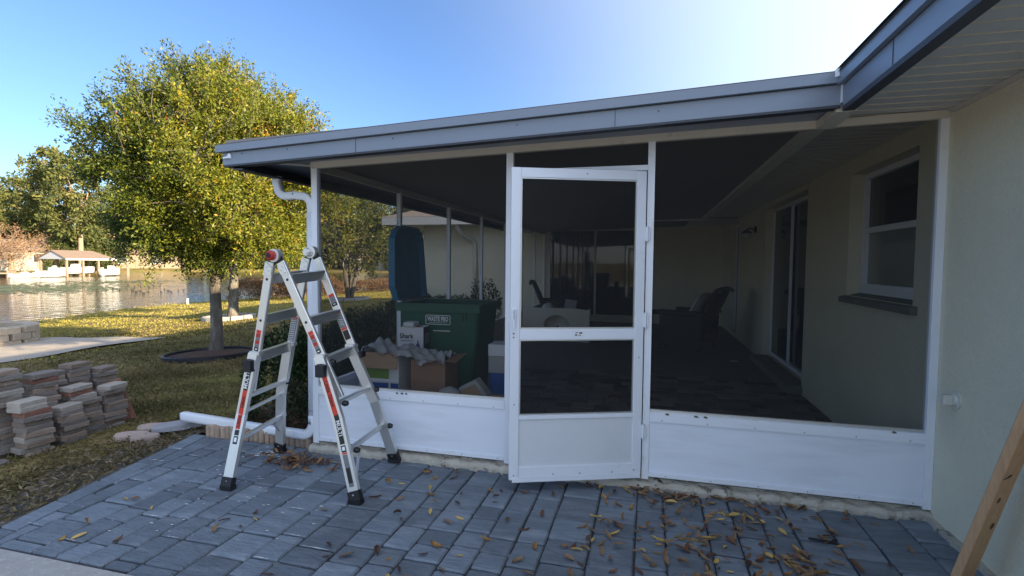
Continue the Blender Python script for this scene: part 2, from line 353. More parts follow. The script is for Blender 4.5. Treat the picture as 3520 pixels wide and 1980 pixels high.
class MB:
    """collects shapes; build() links them as ONE mesh object"""
    def __init__(s):
        s.v = []; s.f = []
    def add(s, vs, fs):
        o = len(s.v)
        s.v.extend([tuple(map(float, p)) for p in vs]); s.f.extend([tuple(i + o for i in q) for q in fs]); return s
    def box(s, x0, x1, y0, y1, z0, z1):
        return s.add([(x0, y0, z0), (x1, y0, z0), (x1, y1, z0), (x0, y1, z0), (x0, y0, z1), (x1, y0, z1), (x1, y1, z1), (x0, y1, z1)],
                     [(0, 3, 2, 1), (4, 5, 6, 7), (0, 1, 5, 4), (1, 2, 6, 5), (2, 3, 7, 6), (3, 0, 4, 7)])
    def cham(s, x0, x1, y0, y1, z0, z1, c=0.004, jit=0.0, rng=random):
        """box with chamfered top and vertical corners: a paver, brick or carton"""
        j = lambda: rng.uniform(-jit, jit)
        def ring(ins, z, cc):
            a0, a1, b0, b1 = x0 + ins, x1 - ins, y0 + ins, y1 - ins
            return [(a0 + cc, b0, z), (a1 - cc, b0, z), (a1, b0 + cc, z), (a1, b1 - cc, z), (a1 - cc, b1, z), (a0 + cc, b1, z), (a0, b1 - cc, z), (a0, b0 + cc, z)]
        r0 = ring(0, z0, c); r1 = ring(0, z1 - c, c); r2 = ring(c, z1, c)
        vs = r0 + r1 + r2
        if jit:
            dj = [(j(), j(), j() * 0.3) for _ in range(8)]
            vs = [(p[0] + dj[i % 8][0], p[1] + dj[i % 8][1], p[2] + (dj[i % 8][2] if i >= 8 else 0)) for i, p in enumerate(vs)]
        fs = [tuple(range(7, -1, -1)), tuple(range(16, 24))]
        for k in (0, 8):
            for i in range(8):
                n = (i + 1) % 8
                fs.append((k + i, k + n, k + 8 + n, k + 8 + i))
        return s.add(vs, fs)
    def bar(s, p, q, w, h, wdir=(1, 0, 0), c=0.0):
        """rectangular bar from p to q, w wide along wdir, h the other way"""
        p, q = V(*p), V(*q); d = q - p; d /= np.linalg.norm(d)
        a = V(*wdir); a = a - d * (a @ d); a /= np.linalg.norm(a); b = np.cross(d, a)
        if c <= 0:
            cs = [(-w / 2, -h / 2), (w / 2, -h / 2), (w / 2, h / 2), (-w / 2, h / 2)]
        else:
            cs = [(-w / 2 + c, -h / 2), (w / 2 - c, -h / 2), (w / 2, -h / 2 + c), (w / 2, h / 2 - c), (w / 2 - c, h / 2), (-w / 2 + c, h / 2), (-w / 2, h / 2 - c), (-w / 2, -h / 2 + c)]
        n = len(cs)
        vs = [p + a * x + b * y for x, y in cs] + [q + a * x + b * y for x, y in cs]
        fs = [tuple(range(n - 1, -1, -1)), tuple(range(n, 2 * n))] + [(i, (i + 1) % n, n + (i + 1) % n, n + i) for i in range(n)]
        return s.add(vs, fs)
    def tube(s, pts, rad, seg=8, cap=True, sect=None, up=None):
        """swept tube through pts; rad a number or list; sect a list of (a,b) for other sections"""
        P = [V(*p) for p in pts]; n = len(P)
        R = [rad] * n if np.isscalar(rad) else list(rad)
        if sect is None:
            sect = [(math.cos(2 * math.pi * i / seg), math.sin(2 * math.pi * i / seg)) for i in range(seg)]
        seg = len(sect); vs = []; prev = None
        for i in range(n):
            d = P[min(i + 1, n - 1)] - P[max(i - 1, 0)]
            L = np.linalg.norm(d); d = d / (L if L > 1e-9 else 1)
            a = prev if prev is not None else (V(*up) if up is not None else (V(1, 0, 0) if abs(d[2]) > 0.7 else V(0, 0, 1)))
            a = a - d * (a @ d); a /= max(np.linalg.norm(a), 1e-9); b = np.cross(d, a); prev = a
            vs += [P[i] + R[i] * (a * x + b * y) for x, y in sect]
        fs = []
        for i in range(n - 1):
            for k in range(seg):
                m = (k + 1) % seg
                fs.append((i * seg + k, i * seg + m, (i + 1) * seg + m, (i + 1) * seg + k))
        if cap:
            fs.append(tuple(range(seg - 1, -1, -1))); fs.append(tuple((n - 1) * seg + k for k in range(seg)))
        return s.add(vs, fs)
    def prism(s, poly, vec):
        """extrude a polygon (3D points) along vec"""
        n = len(poly); P = [V(*p) for p in poly]; d = V(*vec)
        return s.add(P + [p + d for p in P], [tuple(range(n - 1, -1, -1)), tuple(range(n, 2 * n))] + [(i, (i + 1) % n, n + (i + 1) % n, n + i) for i in range(n)])
    def lathe(s, prof, center, seg=16, sx=1, sy=1):
        c = V(*center); vs = []; fs = []
        for r, z in prof:
            vs += [c + V(r * sx * math.cos(2 * math.pi * k / seg), r * sy * math.sin(2 * math.pi * k / seg), z) for k in range(seg)]
        for i in range(len(prof) - 1):
            for k in range(seg):
                m = (k + 1) % seg
                fs.append((i * seg + k, i * seg + m, (i + 1) * seg + m, (i + 1) * seg + k))
        fs.append(tuple(range(seg - 1, -1, -1))); fs.append(tuple((len(prof) - 1) * seg + k for k in range(seg)))
        return s.add(vs, fs)
    def mesh(s, name, m=None, smooth=False):
        me = bpy.data.meshes.new(name)
        me.from_pydata(s.v, [], s.f); me.validate()
        if m: me.materials.append(MATS[m])
        if smooth:
            me.shade_smooth()
        return me
    def build(s, name, m, parent=None, smooth=False, **k):
        return link(name, s.mesh(name, m, smooth), parent, **k)

def link(name, me, parent=None, label=None, cat=None, group=None, kind=None, loc=None, rotz=None):
    o = bpy.data.objects.new(name, me); COL.objects.link(o)
    if parent is not None: o.parent = parent
    if loc is not None: o.location = loc
    if rotz is not None: o.rotation_euler = (0, 0, rotz)
    if label: o['label'] = label
    if cat: o['category'] = cat
    if group: o['group'] = group
    if kind: o['kind'] = kind
    return o

def thing(name, label, cat, loc=(0, 0, 0), rotz=0, group=None, kind=None):
    o = bpy.data.objects.new(name, None); COL.objects.link(o)
    o.location = loc; o.rotation_euler = (0, 0, rotz); o.empty_display_size = 0.1
    if label: o['label'] = label
    if cat: o['category'] = cat
    if group: o['group'] = group
    if kind: o['kind'] = kind
    return o

def B(*a):
    return MB().box(*a)

def text_mesh(name, body, size, m, extrude=0.0008, xs=1.0, bold=0.0, shear=0.0):
    cu = bpy.data.curves.new(name, 'FONT'); cu.body = body; cu.size = size; cu.extrude = extrude
    cu.align_x = 'CENTER'; cu.align_y = 'CENTER'; cu.offset = bold; cu.shear = shear; cu.resolution_u = 2
    o = bpy.data.objects.new(name, cu); COL.objects.link(o)
    dg = bpy.context.evaluated_depsgraph_get()
    me = bpy.data.meshes.new_from_object(o.evaluated_get(dg))
    bpy.data.objects.remove(o); bpy.data.curves.remove(cu)
    for v in me.vertices: v.co.x *= xs
    me.materials.clear(); me.materials.append(MATS[m]); me.name = name
    return me

def place_text(me, name, parent, pos, xdir, ydir):
    """put a text mesh at pos, reading along xdir with its top toward ydir"""
    x = Vector(xdir).normalized(); y = Vector(ydir); y = (y - x * y.dot(x)).normalized(); z = x.cross(y)
    M4 = Matrix(((x.x, y.x, z.x, pos[0]), (x.y, y.y, z.y, pos[1]), (x.z, y.z, z.z, pos[2]), (0, 0, 0, 1)))
    me.transform(M4)
    return link(name, me, parent)

def leaves_mesh(name, P, D, size, aspect, m, rnd, rng=RNG, nrm=None):
    """one rhombic two-triangle leaf at each P, pointing along D"""
    n = len(P)
    D = D / np.maximum(np.linalg.norm(D, axis=1, keepdims=True), 1e-9)
    R = rng.normal(size=(n, 3)) if nrm is None else nrm
    S = np.cross(D, R); S /= np.maximum(np.linalg.norm(S, axis=1, keepdims=True), 1e-9)
    N = np.cross(S, D)
    sz = (size * rng.uniform(0.65, 1.3, n))[:, None]
    v = np.empty((n, 4, 3))
    v[:, 0] = P
    v[:, 1] = P + D * sz * 0.5 + S * sz * aspect * 0.5 + N * sz * 0.06
    v[:, 2] = P + D * sz
    v[:, 3] = P + D * sz * 0.5 - S * sz * aspect * 0.5 + N * sz * 0.06
    me = bpy.data.meshes.new(name)
    me.vertices.add(4 * n); me.vertices.foreach_set('co', v.reshape(-1).astype(np.float32))
    me.loops.add(4 * n); me.loops.foreach_set('vertex_index', np.arange(4 * n, dtype=np.int32))
    me.polygons.add(n); me.polygons.foreach_set('loop_start', np.arange(0, 4 * n, 4, dtype=np.int32))
    me.polygons.foreach_set('loop_total', np.full(n, 4, np.int32))
    me.update(calc_edges=True)
    at = me.attributes.new('rnd', 'FLOAT', 'FACE'); at.data.foreach_set('value', np.clip(rnd, 0, 1).astype(np.float32))
    me.materials.append(MATS[m])
    return me

# ------------------------------------------------------------------ ground, lake, far bank
L = 4.2256
SH_Y = np.array([-90, -40, 0, 5, 10, 15, 20, 24, 37, 50, 80, 108])
SH_X = np.array([-6, -14, -18.6, -19.5, -20.4, -22.5, -23.2, -22.9, -20.2, -17.5, -14.0, -8.0])
FAR = np.array([(-30, -90), (-48, -20), (-58, 15), (-68.0, 28), (-76.0, 38), (-83, 48), (-88, 58), (-92, 70), (-92, 80), (-84, 91), (-68, 97), (-55, 100), (-30, 104), (-8, 108)], float)

def shore_x(y):
    return np.interp(y, SH_Y, SH_X)

def far_dist(x, y):
    """signed distance beyond the far shore (positive on the far land)"""
    best = np.full(np.shape(x), 1e9); sign = np.ones(np.shape(x))
    for (ax, ay), (bx, by) in zip(FAR[:-1], FAR[1:]):
        dx, dy = bx - ax, by - ay
        t = np.clip(((x - ax) * dx + (y - ay) * dy) / (dx * dx + dy * dy), 0, 1)
        d = np.hypot(x - ax - t * dx, y - ay - t * dy)
        cr = dx * (y - ay) - dy * (x - ax)
        sign = np.where(d < best, np.sign(cr), sign); best = np.minimum(best, d)
    return best * sign

def ground_z(x, y):
    x = np.asarray(x, float); y = np.asarray(y, float)
    xs = shore_x(y)
    t = np.clip((x - xs) / (-1.4 - xs), 0, 1)
    near = -0.035 - 0.95 * (1 - t) ** 1.15
    und = (x - xs)
    lake = -1.0 - np.clip(-und * 0.25, 0, 1.2)
    z = np.where(und > 0, near, lake)
    fd = far_dist(x, y)
    far = -1.0 + 0.45 * (1 - np.exp(-np.clip(fd, 0, 400) / 1.2)) + 0.012 * np.clip(fd, 0, 120)
    shelf = np.where(und > 0, z, np.maximum(z, -1.0 - np.clip(-fd, 0, 4) * 0.3))
    return np.where((fd > 0) & (und < 0), far, shelf)

def gz(x, y):
    return float(ground_z(x, y))

def axis_pts(lo, hi, dense_lo, dense_hi, step):
    a = list(np.arange(dense_lo, dense_hi + 1e-6, step)); s = step; p = dense_hi
    while p < hi:
        s *= 1.14; p += s; a.append(min(p, hi))
    s = step; p = dense_lo; b = []
    while p > lo:
        s *= 1.14; p -= s; b.append(max(p, lo))
    return np.array(b[::-1] + a)

gx = axis_pts(-900, 900, -92, 8, 0.9)
gy = axis_pts(-900, 900, -6, 108, 0.9)
GX, GY = np.meshgrid(gx, gy)
GZ = ground_z(GX, GY)
inside = (GX > -1.9) & (GX < 12) & (GY > -18) & (GY < 20)
GZ = np.where(inside, -0.06, GZ)
GZ += np.where((GX < -1.5) & (GX > shore_x(GY) + 1), RNG.normal(size=GZ.shape) * 0.012, 0)
nx, ny = len(gx), len(gy)
idx = np.arange(nx * ny).reshape(ny, nx)
gme = bpy.data.meshes.new('ground')
gme.from_pydata(np.stack([GX, GY, GZ], -1).reshape(-1, 3).tolist(), [],
                np.stack([idx[:-1, :-1], idx[:-1, 1:], idx[1:, 1:], idx[1:, :-1]], -1).reshape(-1, 4).tolist())
gme.materials.append(MATS['lawn_ground']); gme.shade_smooth()
link('ground', gme, kind='structure')

MB().add([(-140, -90, -1.0), (-2, -90, -1.0), (-2, 112, -1.0), (-140, 112, -1.0)], [(0, 1, 2, 3)]).build('lake_water', 'water', kind='structure')

# ------------------------------------------------------------------ patio: sand bed with single pavers
patio = thing('patio', None, None, kind='structure')
bed = MB()
bed.box(-1.235, 4.24, -2.368, 0.06, -0.09, -0.016)
bed.build('sand_bed', 'joint_sand', patio)
EFF = MB()
def paver(x0, x1, y0, y1, parent, m, z1=0.0, th=0.06, c=0.008, g=0.0042, name='paver', tilt=0.0045):
    b = MB(); cx, cy = (x0 + x1) / 2, (y0 + y1) / 2
    hx, hy = (x1 - x0) / 2 - g, (y1 - y0) / 2 - g * (1.5 if m == 'paver_grey' else 1)
    b.cham(-hx, hx, -hy, hy, -th, 0, c, jit=0.0022)
    o = b.build(name, m, parent, loc=(cx, cy, z1 + random.uniform(-0.004, 0.002)))
    o.rotation_euler = (random.gauss(0, tilt), random.gauss(0, tilt), random.gauss(0, 0.006))
    return o
rp = random.Random(5)
# left soldier course follows the slanted lawn edge; field stones are cut to meet it
def X_OUT(y): return -0.915 - 0.178 * (y + 1.7)
def cut_paver(pts):
    cx, cy = sum(q[0] for q in pts) / len(pts), sum(q[1] for q in pts) / len(pts)
    b = MB(); n = len(pts)
    def ring(k, z): return [((q[0] - cx) * k, (q[1] - cy) * k, z) for q in pts]
    sz = max(max(abs(q[0] - cx) for q in pts), max(abs(q[1] - cy) for q in pts))
    k1, k2 = 1 - 0.0042 / sz, 1 - 0.012 / sz
    b.add(ring(k1, -0.06) + ring(k1, -0.008) + ring(k2, 0), [tuple(range(n - 1, -1, -1)), tuple(range(2 * n, 3 * n))] + [(j * n + i, j * n + (i + 1) % n, (j + 1) * n + (i + 1) % n, (j + 1) * n + i) for j in (0, 1) for i in range(n)])
    o = b.build('paver', 'paver_grey', patio, loc=(cx, cy, random.uniform(-0.003, 0.002)))
    o.rotation_euler = (random.gauss(0, 0.004), random.gauss(0, 0.004), 0)
y = 0.03
while y > -1.69:
    y1 = max(y - rp.choice([0.24, 0.30, 0.33]), -1.70)
    if y1 + 1.70 < 0.1: y1 = -1.70
    cut_paver([(X_OUT(y1), y1), (X_OUT(y1) + 0.135, y1), (X_OUT(y) + 0.135, y), (X_OUT(y), y)])
    y = y1
# strips running toward the house, three lengths of stone in each
xs_strip = [-1.085]
ws = []
while xs_strip[-1] < 4.2:
    w = rp.choice([0.16, 0.16, 0.235, 0.235, 0.2])
    if 4.215 - xs_strip[-1] - w < 0.12: w = 4.215 - xs_strip[-1]
    xs_strip.append(xs_strip[-1] + w); ws.append(w)
    if xs_strip[-1] >= 4.21: break
for a, b in zip(xs_strip[:-1], xs_strip[1:]):
    y = 0.05 if a > 0 else 0.0
    ymin = -1.70 if b < 0.25 else (-2.35 if b < 2.6 else -1.75)
    y -= rp.choice([0, 0.06, 0.11])
    if y < 0.0 and a > -0.9: paver(a, b, y, 0.05 if a > 0 else 0.0, patio, 'paver_grey')
    while y > ymin + 0.01:
        ln = rp.choice([0.155, 0.155, 0.235, 0.235, 0.31]); y1 = max(y - ln, ymin)
        if y1 - ymin < 0.07: y1 = ymin
        l0, l1 = X_OUT(y1) + 0.137, X_OUT(y) + 0.137
        if l0 >= b - 0.015: pass
        elif l0 <= a: paver(a, b, y1, y, patio, 'paver_grey')
        else: cut_paver([(l0, y1), (b, y1), (b, y), (max(a, l1), y)])
        # whitish lime bloom along some joints of the left half
        if a < 1.0 and rp.random() < 0.26:
            n = 9; x0_, x1_ = a + rp.uniform(0, 0.05), b - rp.uniform(0, 0.07); lo_, hi_ = [], []
            for q in range(n):
                xx = x0_ + (x1_ - x0_) * q / (n - 1); tw = rp.uniform(0.0004, 0.0042) * math.sin(math.pi * (q + 0.3) / n)
                yc = y1 + rp.uniform(-0.0012, 0.0012); lo_.append((xx, yc - tw, 0.0035)); hi_.append((xx, yc + tw, 0.0035))
            EFF.add(lo_ + hi_, [(q, q + 1, n + q + 1, n + q) for q in range(n - 1)])
        y = y1
for _ in range(70):      # mortar spatter on the left stones
    px, py = rp.gauss(0.0, 0.38), rp.gauss(-0.95, 0.35)
    if px < -0.75 or py > -0.1 or py < -1.6: continue
    a0 = rp.uniform(0, 3); r0 = rp.uniform(0.004, 0.02)
    EFF.add([(px + r0 * rp.uniform(0.4, 1) * math.cos(a0 + k), py + 0.45 * r0 * rp.uniform(0.4, 1) * math.sin(a0 + k), 0.0042) for k in (0, 1, 2, 3, 4, 5.2)], [(0, 1, 2, 3, 4, 5)])
for _ in range(34):      # spilled mortar by the back ladder leg
    px, py = rp.gauss(-0.28, 0.10), rp.gauss(-0.20, 0.045)
    a0 = rp.uniform(0, 3); r0 = rp.uniform(0.006, 0.03)
    EFF.add([(px + r0 * rp.uniform(0.5, 1) * math.cos(a0 + k), py + 0.4 * r0 * rp.uniform(0.4, 1) * math.sin(a0 + k), 0.0046) for k in (0, 1, 2, 3, 4, 5.2)], [(0, 1, 2, 3, 4, 5)])
EFF.build('mortar_spatter', 'efflorescence', patio, kind='stuff')

slab = MB(); slab.cham(-3.4, 0.28, -2.36, -1.712, -0.12, 0.004, 0.012); slab.cham(-6, 13, -17, -2.372, -0.12, 0.002, 0.012)
slab.build('concrete_slab', 'concrete', kind='structure')

# worn dirt strip between paving and lawn, with broken stone
dv = []; df = []
ys = np.linspace(-3.2, 0.35, 40)
for i, yy in enumerate(ys):
    e = X_OUT(yy) + 0.002 if yy > -1.7 else -0.913
    for j, t_ in enumerate(np.linspace(0, 1, 6)):
        xx = e - t_ * (0.52 + 0.1 * math.sin(yy * 5.1) + 0.06 * math.sin(yy * 13))
        zz = -0.012 - 0.02 * math.sin(t_ * 3.1) + random.uniform(-0.012, 0.012) if t_ < 0.99 else gz(xx, yy) - 0.05
        dv.append((xx, yy, zz))
for i in range(len(ys) - 1):
    for j in range(5):
        df.append((i * 6 + j, i * 6 + j + 1, (i + 1) * 6 + j + 1, (i + 1) * 6 + j))
dm = MB(); dm.add(dv, df); dm.build('dirt_strip', 'dirt', smooth=True, kind='structure')
rub = MB()
for _ in range(120):
    yy = rp.uniform(-2.4, 0.3); t_ = abs(rp.gauss(0, 0.45))
    if t_ > 1.2: continue
    xx = X_OUT(yy) - 0.03 - t_ * 0.5; r0 = rp.uniform(0.003, 0.012)
    rub.cham(xx - r0, xx + r0, yy - r0 * rp.uniform(0.5, 1.2), yy + r0, -0.03, -0.02 + r0 * 0.9, r0 * 0.4, jit=r0 * 0.3)
rub.build('gravel', 'brick_grey', kind='stuff')

# ------------------------------------------------------------------ porch slab and brown floor pavers
porch = thing('porch_floor', None, None, kind='structure')
MB().cham(-0.02, L + 0.3, 0.0, 9.4, -0.1, 0.055, 0.02).build('slab', 'slab_edge', porch)
edge = MB(); ev = []; en = 90      # ragged slab nosing under the kick panels
for i in range(en):
    x_ = -0.03 + i * (L + 0.03) / (en - 1); jy = rp.uniform(-0.014, 0.008); jz = rp.uniform(-0.014, 0.010)
    ev += [(x_, -0.055 + jy, -0.05), (x_, -0.05 + jy, 0.018 + jz * 0.5), (x_, -0.034 + jy * 0.5, 0.044 + jz), (x_, 0.02, 0.052 + jz)]
edge.add(ev, [(i * 4 + k, (i + 1) * 4 + k, (i + 1) * 4 + k + 1, i * 4 + k + 1) for i in range(en - 1) for k in range(3)])
edge.build('slab_nosing', 'slab_edge', porch)
FZ = 0.09
cnt = 0; rest = MB()
rows = []
yy = 0.05; rr = random.Random(3)
while yy < 9.28:
    xx = 0.06 - rr.uniform(0, 0.2)
    while xx < L:
        ln = rr.choice([0.155, 0.235, 0.235, 0.31]); a, b = max(xx, 0.06), min(xx + ln, L)
        if b - a > 0.03: rows.append((a, b, yy, min(yy + 0.16, 9.29)))
        xx += ln
    yy += 0.16
vis = [r for r in rows if 0.9 < r[0] < 4.3 and r[2] < 4.6]
vis.sort(key=lambda r: (r[2] - CAM.y) ** 2 + (r[0] - CAM.x) ** 2)
keep = set(vis[:290])
for r in rows:
    if r in keep: paver(*r, porch, 'floor_paver', z1=FZ, th=0.03, c=0.004, g=0.002, tilt=0.0015)
    else: rest.box(r[0] + 0.002, r[1] - 0.002, r[2] + 0.002, r[3] - 0.002, 0.058, FZ + rr.uniform(-0.002, 0.002))
rest.build('far_pavers', 'floor_paver', porch, kind='stuff')

# ------------------------------------------------------------------ house
house = thing('house', 'beige stucco single storey house with blue grey fascia, wrapping round the screened porch', 'house')
SZ = 2.42      # soffit height
EX = 3.57      # main eave
XW = L + 0.25  # wall thickness
wall = MB()
def xwall(y0, y1, z0, z1):
    wall.box(L, XW, y0, y1, z0, z1)
xwall(-5.2, 0.32, -0.1, SZ + 0.02)
xwall(0.32, 1.5, -0.1, 1.26); xwall(0.32, 1.5, 2.29, SZ + 0.02)
xwall(1.5, 2.75, -0.1, SZ + 0.02)
xwall(2.75, 4.85, -0.1, 0.17); xwall(2.75, 4.85, 2.34, SZ + 0.02)
xwall(4.85, 7.25, -0.1, SZ + 0.02)
xwall(7.25, 8.2, -0.1, 0.17); xwall(7.25, 8.2, 2.36, SZ + 0.02)
xwall(8.2, 9.3, -0.1, SZ + 0.02)
# wing: wall facing us at the end of the porch and beyond the left screen
WY = 9.3
def ywall(x0, x1, z0, z1):
    wall.box(x0, x1, WY, WY + 0.25, z0, z1)
ywall(-3.25, 0.12, -0.6, SZ + 0.1); ywall(0.12, 2.45, -0.1, 0.2); ywall(0.12, 2.45, 2.38, SZ + 0.1); ywall(2.45, L, -0.1, SZ + 0.1)
wall.box(-3.25, -3.0, WY + 0.25, 17.5, -0.7, SZ + 0.1)
wall.box(-3.0, 14, 17.25, 17.5, -0.7, SZ + 0.1)
wall.box(13.75, 14, -5.2, 17.25, -0.2, SZ + 0.1)
wall.box(XW, 13.75, -5.2, -4.95, -0.2, SZ + 0.1)
wall.build('wall', 'stucco', house)
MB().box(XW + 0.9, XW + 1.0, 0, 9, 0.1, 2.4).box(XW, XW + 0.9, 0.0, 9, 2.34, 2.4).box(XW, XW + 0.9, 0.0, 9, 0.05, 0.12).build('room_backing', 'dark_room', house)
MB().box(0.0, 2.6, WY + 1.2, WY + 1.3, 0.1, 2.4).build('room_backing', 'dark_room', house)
# paint-spattered base line at the foot of the wall
bl = MB(); yb = -3.4
while yb < -0.04:
    l_ = rp.uniform(0.05, 0.16); bl.box(L - 0.035 + rp.uniform(-0.006, 0.004), L - 0.001, yb, yb + l_, -0.01, 0.02 + rp.uniform(0, 0.012)); yb += l_
bl.build('wall_footing', 'slab_edge', house)
# soffit planks, one by one
for i in range(88):
    y0 = -3.0 + i * 0.1155
    if y0 > 7.1: break
    MB().box(EX + 0.036, L, y0 + 0.006, y0 + 0.1085, SZ - 0.003, SZ + 0.006).build('soffit_plank', 'soffit', house)
rib = MB()
for i in range(89):
    y0 = -3.0 + i * 0.1155
    if y0 > 7.1: break
    rib.box(EX + 0.036, L, y0 - 0.005, y0 + 0.005, SZ - 0.008, SZ + 0.004)
rib.build('soffit_ribs', 'cream_trim', house)
MB().box(EX - 0.02, L, -5.5, -3.006, SZ - 0.003, SZ + 0.006).build('soffit_end', 'soffit', house)
MB().box(L - 0.022, L - 0.001, -5.2, -0.06, SZ - 0.03, SZ - 0.006).build('soffit_moulding', 'cream_trim', house)
# main eave fascia: wide board, drip lip above, lip below painted dark for the underside's shade
MB().box(EX - 0.022, EX, -5.6, -0.42, 2.365, 2.474).build('fascia', 'fascia_blue', house)
MB().box(EX - 0.05, EX + 0.01, -5.6, -0.40, 2.479, 2.552).build('drip_edge', 'fascia_blue', house)
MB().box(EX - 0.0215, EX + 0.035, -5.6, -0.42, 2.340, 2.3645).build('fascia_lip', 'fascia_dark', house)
for yj in (-1.02, -2.9):
    MB().box(EX - 0.0245, EX - 0.0218, yj, yj + 0.004, 2.366, 2.473).build('fascia_seam', 'fascia_dark', house)
MB().cham(EX - 0.062, EX + 0.005, -0.45, -0.405, 2.515, 2.568, 0.012, jit=0.008).build('flashing', 'white_paint', house)
MB().box(EX - 0.03, EX - 0.0235, -0.425, -0.402, 2.385, 2.50).build('flashing', 'white_paint', house)
# roofs
rf = MB()
RZ = SZ + 0.14; RX = 9.0; RH = 5.4
rf.add([(EX - 0.06, -5.65, RZ), (EX - 0.06, 13.2, RZ), (RX, 13.2, RH), (RX, -5.65, RH), (14.6, 13.2, RZ), (14.6, -5.65, RZ)], [(0, 3, 2, 1), (3, 5, 4, 2)])
rf.add([(EX - 0.06, -5.65, RZ - 0.02), (EX - 0.06, 13.2, RZ - 0.02), (RX, 13.2, RH - 0.02), (RX, -5.65, RH - 0.02), (14.6, 13.2, RZ - 0.02), (14.6, -5.65, RZ - 0.02)], [(0, 1, 2, 3), (3, 2, 4, 5), (0, 3, 5)])
rf.build('roof', 'shingle', house)
wr = MB()      # hipped wing roof
WX, WE, WZ = -4.05, 8.5, SZ + 0.22
ap = (0.2, 13.1, 4.25); bp_ = (9.0, 13.1, 4.25)
wr.add([(WX, WE, WZ), (EX, WE, WZ), (14.6, WE, WZ), (14.6, 18.1, WZ), (WX, 18.1, WZ), ap, bp_], [(0, 1, 2, 6, 5), (0, 5, 4), (5, 6, 3, 4), (2, 3, 6)])
wr.add([(WX, WE, WZ - 0.02), (14.6, WE, WZ - 0.02), (14.6, 18.1, WZ - 0.02), (WX, 18.1, WZ - 0.02)], [(0, 3, 2, 1)])
wr.build('wing_roof', 'shingle', house)
MB().box(WX, -0.62, WE, WE + 0.02, SZ + 0.02, WZ - 0.005).box(WX, WX + 0.02, WE + 0.021, 18.1, SZ + 0.02, WZ - 0.005).build('wing_fascia', 'fascia_blue', house)
MB().box(WX + 0.021, -0.62, WE + 0.021, WY, SZ + 0.03, SZ + 0.045).box(WX + 0.021, -3.25, WY, 17.5, SZ + 0.03, SZ + 0.045).build('wing_soffit', 'soffit', house)
MB().box(-0.615, EX - 0.1, WE + 0.03, WY - 0.005, SZ - 0.005, SZ + 0.19).build('wing_sun_blocker', 'fascia_blue', house)  # added block, hidden above the porch roof, keeps sun off the wing wall

# window in the side wall
WI = L + 0.12
win = B(WI - 0.02, WI + 0.04, 0.33, 0.375, 1.283, 2.285).box(WI - 0.02, WI + 0.04, 1.445, 1.495, 1.283, 2.285).box(WI - 0.02, WI + 0.04, 0.375, 1.445, 2.24, 2.285)\
    .box(WI - 0.02, WI + 0.04, 0.375, 1.445, 1.283, 1.33).build('window', 'white_paint', house, label='double hung window with white frame in a recess of the wall')
MB().box(WI - 0.03, WI + 0.035, 0.376, 1.444, 1.785, 1.83).build('meeting_rail', 'white_paint', win)
MB().box(WI - 0.028, WI + 0.01, 1.40, 1.444, 1.332, 1.784).box(WI - 0.028, WI + 0.01, 0.376, 1.40, 1.332, 1.365).build('lower_sash', 'white_paint', win)
MB().box(WI + 0.0, WI + 0.006, 0.376, 1.399, 1.366, 1.784).build('pane', 'glass_reflection_tint', win)
MB().box(WI + 0.012, WI + 0.018, 0.376, 1.444, 1.831, 2.239).build('pane', 'glass', win)
MB().prism([(L - 0.045, 0.25, 1.20), (L - 0.045, 0.25, 1.245), (WI - 0.021, 0.25, 1.282), (WI - 0.021, 0.25, 1.262), (L - 0.002, 0.25, 1.20)], (0, 1.30, 0)).build('sill', 'stucco_sill', win)
MB().box(XW - 0.03, XW - 0.02, 0.33, 1.5, 1.75, 2.28).build('blind', 'curtain', win)
# sliding glass door in the side wall
sl = B(WI - 0.03, WI + 0.05, 2.76, 2.80, 0.24, 2.325).box(WI - 0.03, WI + 0.05, 4.79, 4.84, 0.24, 2.325).box(WI - 0.03, WI + 0.05, 2.80, 4.79, 2.28, 2.325)\
    .box(WI - 0.03, WI + 0.05, 2.80, 4.79, 0.20, 0.25).build('sliding_door', 'white_paint', house, label='white framed sliding glass door in the side wall')
MB().box(WI - 0.025, WI + 0.0, 3.78, 3.83, 0.252, 2.278).box(WI - 0.025, WI, 4.74, 4.788, 0.252, 2.278).build('stile', 'white_paint', sl)
MB().box(WI - 0.015, WI - 0.009, 3.831, 4.739, 0.252, 2.278).build('pane', 'glass_dark', sl)
MB().box(WI + 0.02, WI + 0.026, 2.80, 3.80, 0.252, 2.278).build('pane', 'glass_dark', sl)
MB().cham(L - 0.16, WI - 0.031, 2.70, 4.9, 0.092, 0.175, 0.015).build('step', 'stucco_sill', house)
MB().box(L - 0.012, L - 0.001, 2.70, 4.9, 2.342, 2.40).build('lintel', 'stucco', house)
# far side door, wing sliding door with curtain
d2 = B(WI - 0.03, WI + 0.03, 7.26, 7.32, 0.18, 2.35).box(WI - 0.03, WI + 0.03, 8.13, 8.19, 0.18, 2.35).box(WI - 0.03, WI + 0.03, 7.32, 8.13, 2.29, 2.35).build('side_door', 'white_paint', house)
MB().box(WI, WI + 0.02, 7.321, 8.129, 0.18, 2.289).build('pane', 'glass_dark', d2)
ws_ = B(0.13, 0.18, WY - 0.02, WY + 0.06, 0.26, 2.37).box(2.39, 2.44, WY - 0.02, WY + 0.06, 0.26, 2.37).box(0.18, 2.39, WY - 0.02, WY + 0.06, 2.31, 2.37)\
    .box(0.1, 2.47, WY - 0.04, WY + 0.06, 0.20, 0.259).build('sliding_door', 'cream_trim', house, label='wide sliding glass door with curtains at the far end of the porch')
MB().box(1.27, 1.31, WY - 0.015, WY + 0.03, 0.261, 2.309).build('stile', 'cream_trim', ws_)
MB().box(0.181, 1.269, WY + 0.01, WY + 0.016, 0.261, 2.309).build('pane', 'glass', ws_)
MB().box(1.311, 2.389, WY + 0.03, WY + 0.036, 0.261, 2.309).build('pane', 'glass_dark', ws_)
